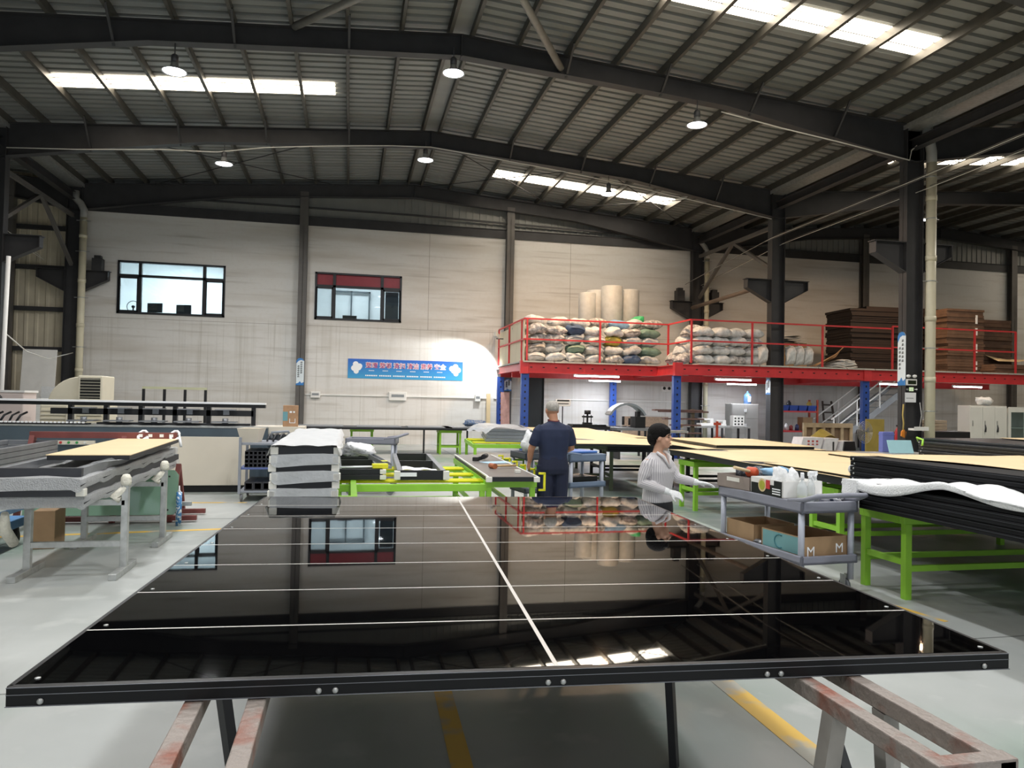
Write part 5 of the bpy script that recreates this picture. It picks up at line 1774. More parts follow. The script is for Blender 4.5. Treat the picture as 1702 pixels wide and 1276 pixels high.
# frame pile with film behind the man, on a roller table
green_table('roller_table', 'far green roller table with yellow bars left of the man', (3.4, 16.6, 0), R(-4), 1.5, 2.2, .72, rollers=(-.9, -.7, .2, .6))
for k in range(4):
    frame('door_frame', 'grey frame under clear film left of the man, %s from the bottom' % ORD[k], 'frame', (3.35 + .03 * k, 15.7 + .05 * k, .76 + .07 * k), R(-8), .95, 2.6, .065, m_lframe, group='film-covered frames left of the man', fill=m_black if k == 3 else None)
o = MB().grid(lambda u, v: (2.85 + 1.25 * u, 15.6 + 2.6 * v, 1.05 + .03 * math.sin(7 * u + 5 * v) + .02 * math.sin(13 * v) - .2 * max(0, u - .8) / .2 - .12 * max(0, .15 - u) / .15), 16, 20).build('film_sheet', m_film)
tag(o, 'clear plastic film over the frame pile left of the man', 'film')
crumple('plastic_bag', 'white plastic bag at the end of the film-covered frames', 'bag', (4.1, 15.6, .76), .2, m_bag, 21, (1, 1, .9))
t = utility_cart('utility_cart', 'grey utility cart with raised handles behind the open frames', (.42, 13.2, 0), R(80), .55, .85, .98, m_cartg)
t = utility_cart('utility_cart', 'blue-grey cart with a lidded tray just behind the man', (3.05, 9.75, 0), R(-70), .5, .62, .98, mat('blue_grey_cart', '6f7f96', .5, 0, .06, 5), low=.52)
MB().box(-.2, .2, -.26, .2, .97, 1.0).build('blue_lid', mat('lid_blue', '4a78c0', .45, 0, .06, 5), t, .01)
MB().box(-.1, .1, -.3, -.285, .9, .96).build('white_label', m_pw, t)
MB().box(-.2, .2, -.2, .2, .56, .66).build('black_case', m_black, t)
t = utility_cart('utility_cart', 'dark cart at the left side of the man', (2.72, 11.1, 0), R(10), .4, .6, .9, mat('dark_cart', '4a4f58', .5, 0, .06, 5), handle=False)
crumple('plastic_bag', 'white plastic bag hanging over the dark cart beside the man', 'bag', (2.7, 10.95, .86), .16, m_bag, 31, (.8, 1, 1))
# ================================================================ goods under and beside the platform
o = MB().box(5.93, 6.57, 24.95, 25.0, 0, 2.5).box(5.93, 5.96, 24.9, 25.05, 0, 2.5).box(6.54, 6.57, 24.9, 25.05, 0, 2.5).build('black_partition', mat('black_partition_board', '1b2022', .6, 0, .1, 3))
tag(o, 'tall black partition board under the platform corner', 'partition')
o = MB().box(-.16, .16, -.015, .015, 0, 1.95).build('pink_board', mat('pinkish_board', 'b98f86', .7, 0, .2, 6), loc=(5.5, 26.2, 0), rot=(R(-5), 0, 0))
tag(o, 'pinkish offcut board leaning behind the blue corner posts', 'board')
o = MB().box(-.07, .07, -.03, .03, 0, 1.88).build('timber_plank', m_tan, loc=(4.98, 26.75, 0), rot=(R(-3), 0, 0))
tag(o, 'pale timber plank leaning on the wall beside the platform', 'plank')

t = thing('platform_scale', 'weighing scale with white display head on a pole behind the man', 'scale', (6.63, 22.5, 0))
MB().box(-.3, .3, -.4, .4, .02, .1).build('weighing_plate', m_galv, t, .01)
MB().cyl((0, .3, .1), (0, .3, 1.52), .02, 8).build('pole', m_black, t)
hd = MB().box(-.25, .25, .24, .34, 1.5, 1.72).build('display_head', m_white, t, .015)
MB().box(-.2, .2, .235, .24, 1.66, 1.705).build('display', m_ink, hd)
MB().box(-.18, .18, .235, .24, 1.57, 1.6).build('keypad', m_steel2, hd)
t = thing('bench_press', 'small black bench press beside the weighing scale', 'press', (7.1, 21.7, .981))
MB().cyl((0, 0, 0), (0, 0, .34), .03, 10).cyl((0, 0, .3), (0, 0, .42), .1, 12).box(-.12, .12, -.12, .12, 0, .05).cyl((-.12, 0, .05), (-.12, 0, .28), .015, 6).cyl((.12, 0, .05), (.12, 0, .28), .015, 6).box(-.15, .15, -.08, .08, .2, .25).build('press_body', m_black, t)
t = thing('conveyor_bench', 'long dark roller bench under the platform', 'bench', (7.8, 21.75, 0))
MB().box(-1.3, 1.25, -.3, -.25, .82, .93).box(-1.3, 1.25, .25, .3, .82, .93).build('side_rail', m_dframe, t)
for k in range(12):
    MB().cyl((-1.2 + k * .21, -.25, .89), (-1.2 + k * .21, .25, .89), .03, 8).build('roller', m_galv, t)
for x in (-1.1, 0, 1.1):
    MB().box(x - .03, x + .03, -.28, -.22, 0, .82).box(x - .03, x + .03, .22, .28, 0, .82).build('leg', m_steel, t)
MB().box(-1.25, -.2, -.35, .2, .93, .98).build('dark_plate', m_black, t)
t = thing('arch_saw', 'saw machine under a curved grey metal hood', 'saw', (8.15, 20.9, 0))
rings = []
for k in range(13):
    a = R(152) - R(124) * k / 12
    c = Vector((-.13 + .62 * math.cos(a), 0, 1.0 + .62 * math.sin(a)))
    n_ = Vector((math.cos(a), 0, math.sin(a)))
    rings.append([c + n_ * s_ + Vector((0, y, 0)) for s_, y in ((-.03, -.22), (.03, -.22), (.03, .22), (-.03, .22))])
MB().loft(rings, 0, True, False).build('curved_hood', mat('grey_hood', '8f979c', .4, .3, .08, 5), t)
MB().box(.1, .42, -.2, .2, .9, 1.25).box(.2, .3, -.1, .1, 1.2, 1.4).cyl((-.2, 0, 1.0), (-.2, 0, 1.25), .04, 10).cyl((-.05, -.1, 1.0), (-.05, -.1, 1.2), .03, 10).build('saw_body', m_black, t)
MB().box(-.5, .8, -.3, .3, .84, .92).build('saw_table', m_lframe, t)
for x in (-.4, .7):
    MB().box(x - .03, x + .03, -.25, .25, 0, .84).build('leg', m_steel, t)
t = thing('side_table', 'grey metal side table at the end of the saw', 'table', (9.3, 20.6, 0))
MB().box(-.45, .45, -.3, .3, .8, .86).build('table_top', m_galv, t)
for sx in (-1, 1):
    for sy in (-1, 1):
        MB().box(sx * .4 - .02, sx * .4 + .02, sy * .25 - .02, sy * .25 + .02, 0, .8).build('leg', m_steel, t)
o = MB().box(9.3, 11.0, 24.5, 24.53, 0, 1.18).build('chipboard_sheet', mat('chipboard', 'a08a76', .8, 0, .2, 25), rot=(R(0), 0, 0))
tag(o, 'brown chipboard sheet standing under the platform', 'board')
t = thing('bar_rack', 'rack with long brown bars behind the blue post', 'rack', (10.3, 22.1, 0))
for x in (-.1, .45):
    MB().box(x - .05, x + .05, -.05, .05, 0, 1.5).build('rack_post', mat('olive_brown_steel', '5a5140', .6, .1, .1, 5), t)
for k, (z, x0, x1) in enumerate(((1.42, -.9, .75), (1.38, -.7, .95), (1.15, -.55, .8), (.95, -.3, .7), (.7, -.3, .7))):
    MB().box(x0, x1, -.12, .1, z, z + .05).build('bar', mat('rusty_brown_bar', '6f5650', .6, .1, .15, 6), t)
for k in range(3):
    MB().box(.05, .1, -.06, .06, .5 + .2 * k, .62 + .2 * k).build('hook', m_tan, t)
t = thing('bar_clamp', 'orange-red bar clamp standing by the bar rack', 'clamp', (11.45, 21.8, 0))
MB().box(-.03, .03, -.03, .03, 0, 1.12).build('clamp_bar', mat('orange_red_paint', 'b5482f', .5, 0, .1, 6), t)
MB().box(-.1, .12, -.04, .04, 1.0, 1.08).box(-.1, .12, -.04, .04, .55, .63).build('clamp_jaw', mat('orange_red_paint', 'b5482f'), t)
t = thing('workbench', 'steel workbench with white sewing machines under the platform', 'workbench', (12.5, 23.6, 0))
MB().box(-1.05, .95, -.4, .4, .86, .92).build('bench_top', m_galv, t)
for x in (-1.0, -.1, .9):
    for y in (-.36, .36):
        MB().box(x - .03, x + .03, y - .03, y + .03, 0, .86 if x < .5 else .86).build('leg', m_steel, t)
MB().box(-1.05, .95, -.4, .4, .3, .34).build('lower_shelf', m_steel2, t)
for x, y, w, h, lb in ((11.9, 23.5, .5, .26, 'white bench machine at the bar clamp end'), (12.55, 23.7, .35, .2, 'small white bench machine in the middle of the bench')):
    t = thing('bench_machine', lb, 'machine', (x, y, .921))
    MB().box(-w / 2, w / 2, -.15, .15, 0, h * .35).box(w / 2 - .12, w / 2, -.12, .12, h * .35, h).box(-w / 2, w / 2, -.1, .1, h * .75, h).build('machine_body', m_white, t, .012)
    MB().cyl((-w / 2 + .06, -.05, h * .35), (-w / 2 + .06, -.05, h * .75), .02, 8).build('needle_bar', m_galv, t)
t = thing('perforated_box', 'white box with round holes on the workbench', 'box', (13.15, 23.6, .921), R(-8))
MB().box(-.2, .2, -.15, .15, 0, .36).build('box_body', m_white, t, .01)
for i in range(3):
    for j in range(3):
        MB().lathe([(.032, 0), (.032, .003)], n=12).build('hole', m_ink, t, loc=(-.12 + .12 * i, -.15, .07 + .1 * j), rot=(R(90), 0, 0))
t = thing('filing_cabinet', 'grey steel filing cabinet with four doors under the water bottle', 'cabinet', (14.45, 25.6, 0))
MB().box(-.55, .55, -.25, .25, 0, 1.7).build('body', mat('cabinet_grey', 'a9a9a6', .45, .1, .04, 4), t, .008)
for i in range(2):
    for j in range(3):
        d = MB().box(-.53 + .535 * i, -.005 + .535 * i, -.262, -.25, .06 + .545 * j, .59 + .545 * j).build('door', mat('cabinet_grey', 'a9a9a6'), t, .006)
        MB().box(-.04 + .06 * i, -.02 + .06 * i, -.28, -.262, .3 + .545 * j, .42 + .545 * j).build('handle', m_pw, d)
t = thing('water_bottle', 'large blue water cooler bottle on the filing cabinet', 'bottle', (14.68, 25.6, 1.701))
MB().lathe([(.13, 0), (.14, .02), (.135, .12), (.14, .16), (.14, .3), (.1, .37), (.035, .42), (.035, .48)], n=20).build('bottle_body', mat('blue_water_plastic', '50709c', .15, 0, .15, 6, alpha=.85), t)
MB().box(-.06, .06, -.144, -.138, .08, .28).build('label_patch', m_pw, t)
t = thing('storage_shelf', 'red-framed storage shelf with blue bins beside the column', 'shelf', (16.4, 25.2, 0))
for sx in (-1, 1):
    for sy in (-1, 1):
        MB().box(sx * .8 - .03, sx * .8 + .03, sy * .25 - .03, sy * .25 + .03, 0, 1.9).build('upright', mat('orange_red_paint', 'b5482f'), t)
for z in (.2, .68, 1.42):
    MB().box(-.8, .8, -.27, .27, z, z + .06).build('shelf_board', m_red, t)
for k in range(4):
    b = thing('storage_bin', 'blue storage bin on the red shelf, %s from the column' % ORD[k], 'bin', (15.82 + .38 * k, 25.1, 1.481), 0, 'blue bins on the red shelf')
    MB().loft([[(sx * a, sy * c, z) for sx, sy in ((-1, -1), (1, -1), (1, 1), (-1, 1))] for a, c, z in ((.15, .15, 0), (.175, .2, .2), (.16, .18, .2), (.14, .14, .02))], 0, True, False).build('bin_body', mat('bin_blue', '2f4fa8', .45, 0, .06, 5), b)
for k, (x, z, r_, h, c_, lb) in enumerate([(15.75, 1.69, .09, .3, '2b2f33', 'black tool case standing in the blue bins'), (16.1, 1.69, .08, .36, '2b2f33', 'black canister standing in the blue bins'), (16.95, 1.69, .09, .34, 'b79a4a', 'yellow can standing in the last blue bin'), (15.8, .741, .07, .22, '3a4a7a', 'blue spray can on the lower red shelf'), (16.0, .741, .06, .26, 'd8d8d8', 'white can on the lower red shelf'), (16.2, .741, .07, .2, '8a3a3a', 'dark red can on the lower red shelf'), (16.45, .741, .07, .24, '35406a', 'navy can on the lower red shelf')]):
    t = thing('can', lb, 'can', (x, 25.1, z - .19 if z > 1 else z))
    MB().lathe([(r_, 0), (r_, h * .8), (r_ * .5, h * .9), (r_ * .5, h)], n=14).build('can_body', mat('can_' + c_, c_, .4, .1, .1, 9), t)
t = thing('cardboard_box', 'brown carton on the lower red shelf', 'box', (16.85, 25.2, .741))
MB().box(-.2, .2, -.18, .18, 0, .5).build('carton_body', m_card, t)
t = thing('step_ladder', 'dark wooden ladder leaning on the wall behind the shelf', 'ladder', (18.9, 26.6, 0))
for sx in (-1, 1):
    MB().bar((sx * .3, -.2, 0), (sx * .2, .2, 1.88), .06, .06).build('stile', mat('dark_wood', '4a4038', .6, 0, .1, 6), t)
for k in range(6):
    s_ = (k + .7) / 6.2
    MB().box(-.3 + .1 * s_, .3 - .1 * s_, -.2 + .4 * s_ - .03, -.2 + .4 * s_ + .03, 1.88 * s_ - .03, 1.88 * s_ + .03).build('rung', mat('dark_wood', '4a4038'), t)
t = thing('wooden_crate_frame', 'pale wooden crate panel standing beside the yellow tarpaulin', 'crate', (15.85, 22.4, 0), R(-3))
m_pwood = mat('pale_crate_wood', 'b7a281', .7, 0, .15, 5)
MB().box(-.9, .9, -.05, .05, .95, 1.1).box(-.9, .9, -.05, .05, .1, .22).build('rail', m_pwood, t)
for k in range(6):
    MB().box(-.9 + .34 * k, -.8 + .34 * k, -.04, .04, 0, .95).build('slat', m_pwood, t)
MB().box(-.9, .9, .05, .07, .1, 1.05).build('back_board', mat('brown_back_board', '8a745c', .7, 0, .1, 5), t)
o = MB().grid(lambda u, v: (14.3 + 1.7 * u, 21.3 + .5 * v, .35 + .55 * math.exp(-((u - .45) / .3) ** 2) * (1 - .6 * abs(v - .5)) + .05 * math.sin(13 * u + 6 * v)), 22, 8).build('tarpaulin', mat('mustard_tarpaulin', 'a98f3c', .6, 0, .12, 7))
tag(o, 'mustard yellow tarpaulin heaped in front of the wooden crate panel', 'tarpaulin')
MB().box(14.4, 15.9, 21.35, 21.8, 0, .35).build('tarp_base', m_card, o)
t = thing('pallet', 'low wooden pallet under the printed white cartons', 'pallet', (13.75, 20.0, 0))
for k in range(5):
    MB().box(-.85, .85, -.5 + .23 * k, -.35 + .23 * k, .18, .22).build('deck_slat', m_pwood, t)
for x in (-.75, 0, .75):
    MB().box(x - .06, x + .06, -.5, .57, 0, .18).build('bearer', m_pwood, t)
m_prw = mat('white_printed_card', 'd8d8dc', .6, 0, .08, 10)
for k in range(3):
    t = thing('white_carton', ['wide white carton with red print', 'grey-white carton with dark edges', 'narrow white carton'][k] + ' leaning on the pallet', 'box', (13.3 + .62 * k - .1 * (k == 2), 19.85, .221))
    w = (.34, .22, .2)[k]
    MB().loft([[(sx * w + dx, sy * .25, z) for sx, sy in ((-1, -1), (1, -1), (1, 1), (-1, 1))] for dx, z in ((-.06, 0), (.1, (.52, .5, .42)[k]))], 0, True, False).build('carton_body', m_prw, t)
    if k == 0:
        for i in range(3):
            MB().box(-.1 + .14 * i, -.03 + .14 * i, -.254, -.25, .38, .44).box(-.1 + .14 * i, -.03 + .14 * i, -.254, -.25, .3, .34).build('red_print', mat('print_brick', 'b0524c', .6, 0, 0), t)
    else:
        MB().box(w * .5, w * .75, -.256, -.25, .02, .4).build('dark_band', m_steel, t)
t = thing('pedestal_fan', 'grey pedestal fan beside the blue platform post', 'fan', (15.0, 19.5, 0), R(15))
f = MB()
for k in range(7):
    rr_ = .06 + .045 * k
    f.tube([(rr_ * math.cos(a), -.04 - .05 * math.cos(rr_ * 4), .92 + rr_ * math.sin(a)) for a in [j * math.pi / 10 for j in range(21)]], .006, 5)
f.build('wire_guard', m_galv, t)
for k in range(3):
    a = 2.1 * k + .3
    MB().prism([(.04 * math.cos(a), .92 + .04 * math.sin(a)), (.26 * math.cos(a - .35), .92 + .26 * math.sin(a - .35)), (.27 * math.cos(a + .3), .92 + .27 * math.sin(a + .3))], -.01, .01).build('blade', m_lframe, t)
MB().cyl((0, .0, .92), (0, .2, .92), .08, 12).build('motor', m_steel, t)
MB().cyl((0, .1, 0), (0, .1, .9), .025, 8).lathe([(.25, 0), (.25, .03), (.03, .06)], (0, .1, 0), 18).build('stand', m_steel, t)
t = thing('plastic_stool', 'black low chair in front of the pedestal fan', 'chair', (13.7, 18.2, 0))
MB().box(-.22, .22, -.2, .2, .4, .45).build('seat', m_black, t, .02)
MB().prism([(-.2, .45), (.2, .45), (.16, .7), (-.16, .7)], .18, .22).build('backrest', m_black, t)
for sx in (-1, 1):
    for sy in (-1, 1):
        MB().box(sx * .19 - .02, sx * .19 + .02, sy * .17 - .02, sy * .17 + .02, 0, .4).build('leg', m_black, t)
o = MB().box(15.7, 16.35, 20.3, 20.34, 0, 1.3).build('olive_board', mat('olive_yellow_board', 'a3914a', .6, 0, .08, 5))
tag(o, 'olive yellow board standing behind the blue post', 'board')
# stairs to the platform
st = thing('steel_stairs', 'grey steel stairs with white handrails leading up to the platform', 'stairs', (0, 0, 0))
m_tread = mat('stair_grey', '8f9294', .5, .2, .08, 5)
for k in range(11):
    x = 17.0 + k * .33
    z = .24 * (k + 1)
    MB().box(x, x + .36, 24.0, 25.0, z - .03, z).build('tread', m_tread, st)
for y in (23.97, 25.02):
    MB().bar((16.9, y, .05), (20.4, y, 2.5), .03, .22).build('stringer', m_tread, st)
    for dz in (.55, .95):
        xe = 19.2 if dz > .9 else 19.75
        MB().bar((17.1, y, .24 + dz), (xe, y, .24 + dz + (xe - 17.1) * .7), .04, .04).build('handrail', m_white, st)
    for k in range(3):
        x = 17.2 + .95 * k
        MB().box(x - .02, x + .02, y - .02, y + .02, (x - 16.9) * .7 + .1, (x - 16.9) * .7 + 1.05).build('baluster', m_white, st)
t = thing('fire_extinguisher', 'red fire extinguisher behind the exit sign column', 'extinguisher', (14.52, 17.5, .6))
MB().lathe([(.07, 0), (.08, .02), (.08, .42), (.05, .5), (.025, .52), (.025, .56)], n=16).build('cylinder', mat('extinguisher_red', 'b52a34', .35, 0, .05, 5), t)
MB().box(-.05, .05, -.015, .015, .56, .6).tube([(.03, 0, .56), (.1, 0, .5), (.1, 0, .2)], .012, 6).build('valve_hose', m_black, t)
t = thing('small_cabinet', 'low grey stand under the fire extinguisher', 'stand', (14.52, 17.5, 0))
MB().box(-.3, .3, -.2, .2, .56, .6).build('top', m_steel2, t)
for sx in (-1, 1):
    for sy in (-1, 1):
        MB().box(sx * .27 - .02, sx * .27 + .02, sy * .17 - .02, sy * .17 + .02, 0, .56).build('leg', m_steel2, t)
t = thing('hanging_strap', 'yellow and orange strap hanging on the exit sign column', 'strap', (XE - .26, 15.3, 1.0))
MB().tube([(0, 0, .75), (-.02, 0, .5), (.01, 0, .3), (-.01, 0, .1)], .018, 6).build('webbing', mat('dull_yellow_strap', 'b7a05a', .7, 0, .1, 20), t)
MB().prism([(-.06, 0), (.05, -.05), (.07, .1), (0, .16), (-.05, .1)], -.02, .02).build('orange_hook', mat('orange_plastic', 'e0862a', .5, 0, .05, 5), t)
t = thing('wall_tray', 'small white tray fixed on the exit sign column', 'tray', (13.12, 15.14, 1.14))
MB().box(-.2, .2, -.1, .1, 0, .05).box(-.2, .2, -.1, -.09, .05, .09).build('tray_body', m_white, t, .006)
o = MB().tube([(13.2, 15.2, 1.19), (13.25, 15.2, 1.5), (13.22, 15.22, 1.8)], .008, 5).build('sign_cable', m_cable)
tag(o, 'thin cable from the notice down to the white tray', 'cable')
t = thing('purple_folder_box', 'violet plastic box standing on the far panel pile', 'box', (10.48, 12.95, .782))
MB().box(-.13, .13, -.06, .06, .0, .4).build('box_body', mat('violet_plastic', '6f77b8', .5, 0, .08, 5), t, .008)
MB().box(-.135, .135, -.065, .065, .34, .36).build('lid_rim', mat('violet_plastic', '6f77b8'), t)
o = MB().box(-.26, .26, -.006, .006, 0, .26).build('pale_blue_sheet', mat('pale_cyan_sheet', 'a9d6de', .6, 0, .04, 5), loc=(10.46, 12.5, .79), rot=(R(-20), 0, R(-3)))
tag(o, 'pale cyan sheet leaning on the far panel pile', 'sheet')
t = green_table('grey_side_table', 'grey table holding the pale cyan sheet', (10.4, 12.7, 0), 0, 1.6, .8, .77, m_steel2)
MB().box(-.8, .8, -.4, .4, .77, .78).build('table_top', m_galv, t)
o = MB().lathe([(.03, 0), (.12, .01), (.14, .06), (.13, .08), (.1, .03)], n=16).build('plastic_tray', mat('blue_white_tray', 'a9bfd4', .5, 0, .1, 5), loc=(11.6, 12.3, .86))
tag(o, 'small blue and white tray on a box behind the cyan sheet', 'tray')
MB().box(-.2, .2, -.2, .2, -.86, 0).build('tray_stand', m_steel2, o)
t = thing('padded_ball', 'white foam ball on the near corner of the black pile', 'ball', (5.25, 6.98, 1.0))
MB().sphere((0, 0, 0), .055, 14).build('ball', m_foamw, t)
MB().box(-.02, .02, -.02, .02, -.1, -.04).build('stem', m_black, t)

# white lockers
m_lock = mat('white_locker_enamel', 'dcdcd6', .4, 0, .03, 3)
t = thing('steel_locker', 'white steel locker with two doors and hanging keys', 'cabinet', (19.2, 19.5, 0))
MB().box(-.68, .68, -.22, .25, 0, 1.78).build('body', m_lock, t, .01)
for i in range(3):
    d = MB().box(-.66 + .445 * i, -.225 + .445 * i, -.235, -.22, .08, 1.74).build('door', m_lock, t, .006)
    MB().box(-.6 + .445 * i, -.57 + .445 * i, -.25, -.235, 1.15, 1.32).build('handle', m_galv, d)
    if i:
        MB().tube([(-.58 + .445 * i, -.25, 1.2), (-.57 + .445 * i, -.26, 1.1), (-.59 + .445 * i, -.26, .98)], [.012, .02, .03], 6).build('key_bunch', m_dframe, d)
t = thing('glass_door_cabinet', 'white cabinet with dark glass doors beside the lockers', 'cabinet', (20.6, 19.5, 0))
c = MB().box(-.68, .68, .2, .25, 0, 1.76).box(-.68, -.66, -.22, .2, 0, 1.76).box(.66, .68, -.22, .2, 0, 1.76).box(-.68, .68, -.22, .2, 0, .05).box(-.68, .68, -.22, .2, 1.72, 1.76).box(-.66, .66, -.2, .2, 1.1, 1.12).box(-.66, .66, -.2, .2, .6, .62)
c.build('body', m_lock, t)
for i in range(2):
    d = MB()
    x0 = -.68 + .68 * i
    d.box(x0, x0 + .68, -.24, -.22, .02, .12).box(x0, x0 + .68, -.24, -.22, 1.6, 1.76).box(x0, x0 + .1, -.24, -.22, .12, 1.6).box(x0 + .58, x0 + .68, -.24, -.22, .12, 1.6)
    d = d.build('door', m_lock, t)
    MB().box(x0 + .1, x0 + .58, -.234, -.228, .12, 1.6).build('glass_pane', m_glass, d)
crumple('white_bag', 'white bag lying on top of the lockers', 'bag', (19.25, 19.5, 1.782), .22, m_bag, 41, (1.3, .8, .6))
for k in range(4):
    o = MB().box(-.95, .3, -.3, .3, 0, .09).build('timber_plank', mat('grey_timber', '9c8c78', .7, 0, .12, 5), loc=(18.35, 20.6, .9 + .1 * k), rot=(0, 0, R(2 * (k % 2))))
    tag(o, 'weathered plank in the pile behind the downpipe, %s from the bottom' % ORD[k], 'plank', 'plank pile behind the downpipe')
o = MB().box(17.2, 18.75, 20.25, 20.95, 0, .895).build('plank_stand', mat('dark_packing_case', '6b6158', .7, 0, .1, 4))
tag(o, 'dark packing case under the plank pile', 'case')
o = MB().box(16.3, 17.9, 18.6, 19.3, 0, 1.0).build('black_case', m_black, None, .02)
tag(o, 'black case in front of the plank pile', 'case')
for k, (x, z, lb) in enumerate([(12.0, 2.3, 'small white emergency lamp on the wall under the platform')]):
    t = thing('wall_lamp', lb, 'lamp', (x, YB - .08, z - .2))
    MB().box(-.2, .2, 0, .08, 0, .22).build('housing', m_white, t, .02)
    MB().cyl((-.1, -.01, .14), (-.1, .02, .14), .06, 12).cyl((.1, -.01, .14), (.1, .02, .14), .06, 12).build('lamp_head', m_ink, t)
# ================================================================ people
def fuse(mb, name, mats, voxel, parent=None, smooth=4, colour=None):
    """merge overlapping closed volumes into one continuous skin"""
    o = mb.build(name + '_raw', mats[0] if isinstance(mats, (list, tuple)) else mats)
    md = o.modifiers.new('r', 'REMESH')
    md.mode = 'VOXEL'
    md.voxel_size = voxel
    sm = o.modifiers.new('s', 'SMOOTH')
    sm.factor = .5
    sm.iterations = smooth
    dg = bpy.context.evaluated_depsgraph_get()
    me = bpy.data.meshes.new_from_object(o.evaluated_get(dg))
    old = o.data
    bpy.data.objects.remove(o)
    bpy.data.meshes.remove(old)
    me.name = name
    me.materials.clear()
    for m in (mats if isinstance(mats, (list, tuple)) else [mats]):
        me.materials.append(m)
    for p in me.polygons:
        p.use_smooth = True
        p.material_index = colour(p.center) if colour else 0
    b = bpy.data.objects.new(name, me)
    COL.objects.link(b)
    b.parent = parent
    return b


def ell(mb, c, r):
    return mb.sphere(c, 1, 18, 0, r)


def oval_loft(mb, rows, n=20):
    """rows of (x, y, z, half width, half depth)"""
    rings = [[(x + a * math.copysign(abs(math.cos(t)) ** .8, math.cos(t)), y + b * math.copysign(abs(math.sin(t)) ** .8, math.sin(t)), z) for t in (2 * math.pi * k / n for k in range(n))] for x, y, z, a, b in rows]
    return mb.loft(rings)


def hand(mb, wrist, direction, palm_n, s=1., curl=.35, side=1):
    """palm, four unequal bent fingers and a thumb leaving the side of the palm"""
    w = Vector(wrist)
    d = Vector(direction).normalized()
    n = Vector(palm_n)
    n = (n - d * n.dot(d)).normalized()
    a = d.cross(n).normalized() * side      # towards the thumb
    rings = []
    for t, hw, th in ((0, .026, .02), (.03, .034, .017), (.06, .04, .015), (.085, .04, .013)):
        c = w + d * t * s
        rings.append([c + a * (hw * s * math.cos(q)) + n * (th * s * math.sin(q)) for q in (2 * math.pi * k / 12 for k in range(12))])
    mb.loft(rings)
    for i, (off, ln) in enumerate(((.03, .07), (.01, .08), (-.011, .074), (-.031, .058))):
        p = w + d * .078 * s + a * off * s
        pts = [p]
        dd = d.copy()
        for seg in (.45, .32, .23):
            ang = curl * (.5 if seg > .4 else 1.)
            dd = (dd * math.cos(ang) + n * math.sin(ang)).normalized()
            p = p + dd * ln * seg * s
            pts.append(p)
        mb.tube(pts, [.0095 * s, .009 * s, .0085 * s, .007 * s], 8)
    p0 = w + d * .03 * s + a * .03 * s
    p1 = p0 + (d * .5 + a * .75 + n * .3).normalized() * .032 * s
    p2 = p1 + (d * .85 + a * .3 + n * .4).normalized() * .028 * s
    mb.tube([w + d * .02 * s + a * .015 * s, p0, p1, p2], [.013 * s, .012 * s, .0105 * s, .008 * s], 8)


def head(mb, c, s=1., look=0.):
    """cranium, jaw, nose, ears; c is the centre of the head, face towards +y"""
    x, y, z = c
    ell(mb, (x, y - .01 * s, z + .025 * s), (.075 * s, .093 * s, .085 * s))
    ell(mb, (x, y + .02 * s, z - .045 * s), (.06 * s, .07 * s, .068 * s))
    ell(mb, (x, y + .055 * s, z - .085 * s), (.03 * s, .03 * s, .025 * s))
    ell(mb, (x, y + .06 * s, z + .02 * s), (.055 * s, .03 * s, .025 * s))
    mb.tube([(x, y + .082 * s, z + .015 * s), (x, y + .1 * s, z - .015 * s), (x, y + .103 * s, z - .025 * s)], [.01 * s, .013 * s, .014 * s], 8)
    ell(mb, (x, y + .078 * s, z - .06 * s), (.025 * s, .018 * s, .012 * s))
    for sx in (-1, 1):
        ell(mb, (x + sx * .036 * s, y + .06 * s, z - .03 * s), (.024 * s, .024 * s, .024 * s))
        ell(mb, (x + sx * .077 * s, y - .005 * s, z - .01 * s), (.012 * s, .022 * s, .032 * s))


def face_bits(parent, c, s, rot):
    x, y, z = c
    for sx in (-1, 1):
        MB().sphere((x + sx * .033 * s, y + .081 * s, z + .002 * s), 1, 10, 0, (.013 * s, .006 * s, .0055 * s)).build('eye', mat('dark_eye', '231c19', .3, 0, 0), parent, rot=rot)
        MB().tube([(x + sx * .015 * s, y + .09 * s, z + .024 * s), (x + sx * .035 * s, y + .089 * s, z + .029 * s), (x + sx * .054 * s, y + .076 * s, z + .022 * s)], .0045 * s, 6).build('eyebrow', mat('dark_hair', '100d0c'), parent, rot=rot)
    MB().sphere((x, y + .093 * s, z - .06 * s), 1, 12, 0, (.025 * s, .007 * s, .0045 * s)).build('lips', mat('lip_tone', '8a4a44', .5, 0, 0), parent, rot=rot)


m_skin = mat('skin', 'b9866a', .5, 0, .06, 9)
m_skin2 = mat('skin_light', 'c79a80', .5, 0, .06, 9)
m_navyc = mat('navy_cloth', '1d2742', .8, 0, .12, 5, bump=.25, bscale=9)
m_dark_hair0 = mat('dark_hair', '100d0c', .7, 0, .3, 60, bump=.6, bscale=110, spec=.2)
m_navyt = mat('dark_navy_trousers', '161d35', .8, 0, .12, 5, bump=.25, bscale=9)
m_grey_hair = mat('short_grey_hair', 'a7a29a', .7, 0, .18, 60, bump=.4, bscale=120)
m_dark_hair = mat('dark_hair', '1d1917')

# ---- the man: back to us, looking down to the board at his left
mn = thing('person', 'man in navy work shirt and trousers seen from behind at the table', 'person', (2.5, 8.98, 0), R(6))
b = MB()
head(b, (-.012, .035, 1.548), 1.0)
b.tube([(0, -.01, 1.36), (0, .005, 1.43), (-.006, .02, 1.5)], [.062, .055, .055], 14)
oval_loft(b, [(0, 0, .8, .15, .1), (0, 0, .95, .14, .1), (0, 0, 1.2, .17, .1), (0, 0, 1.34, .15, .08), (0, 0, 1.4, .06, .05)])
for sx in (-1, 1):
    b.tube([(sx * .09, 0, .85), (sx * .1, .01, .46), (sx * .1, -.02, .1)], [.08, .055, .042], 12)
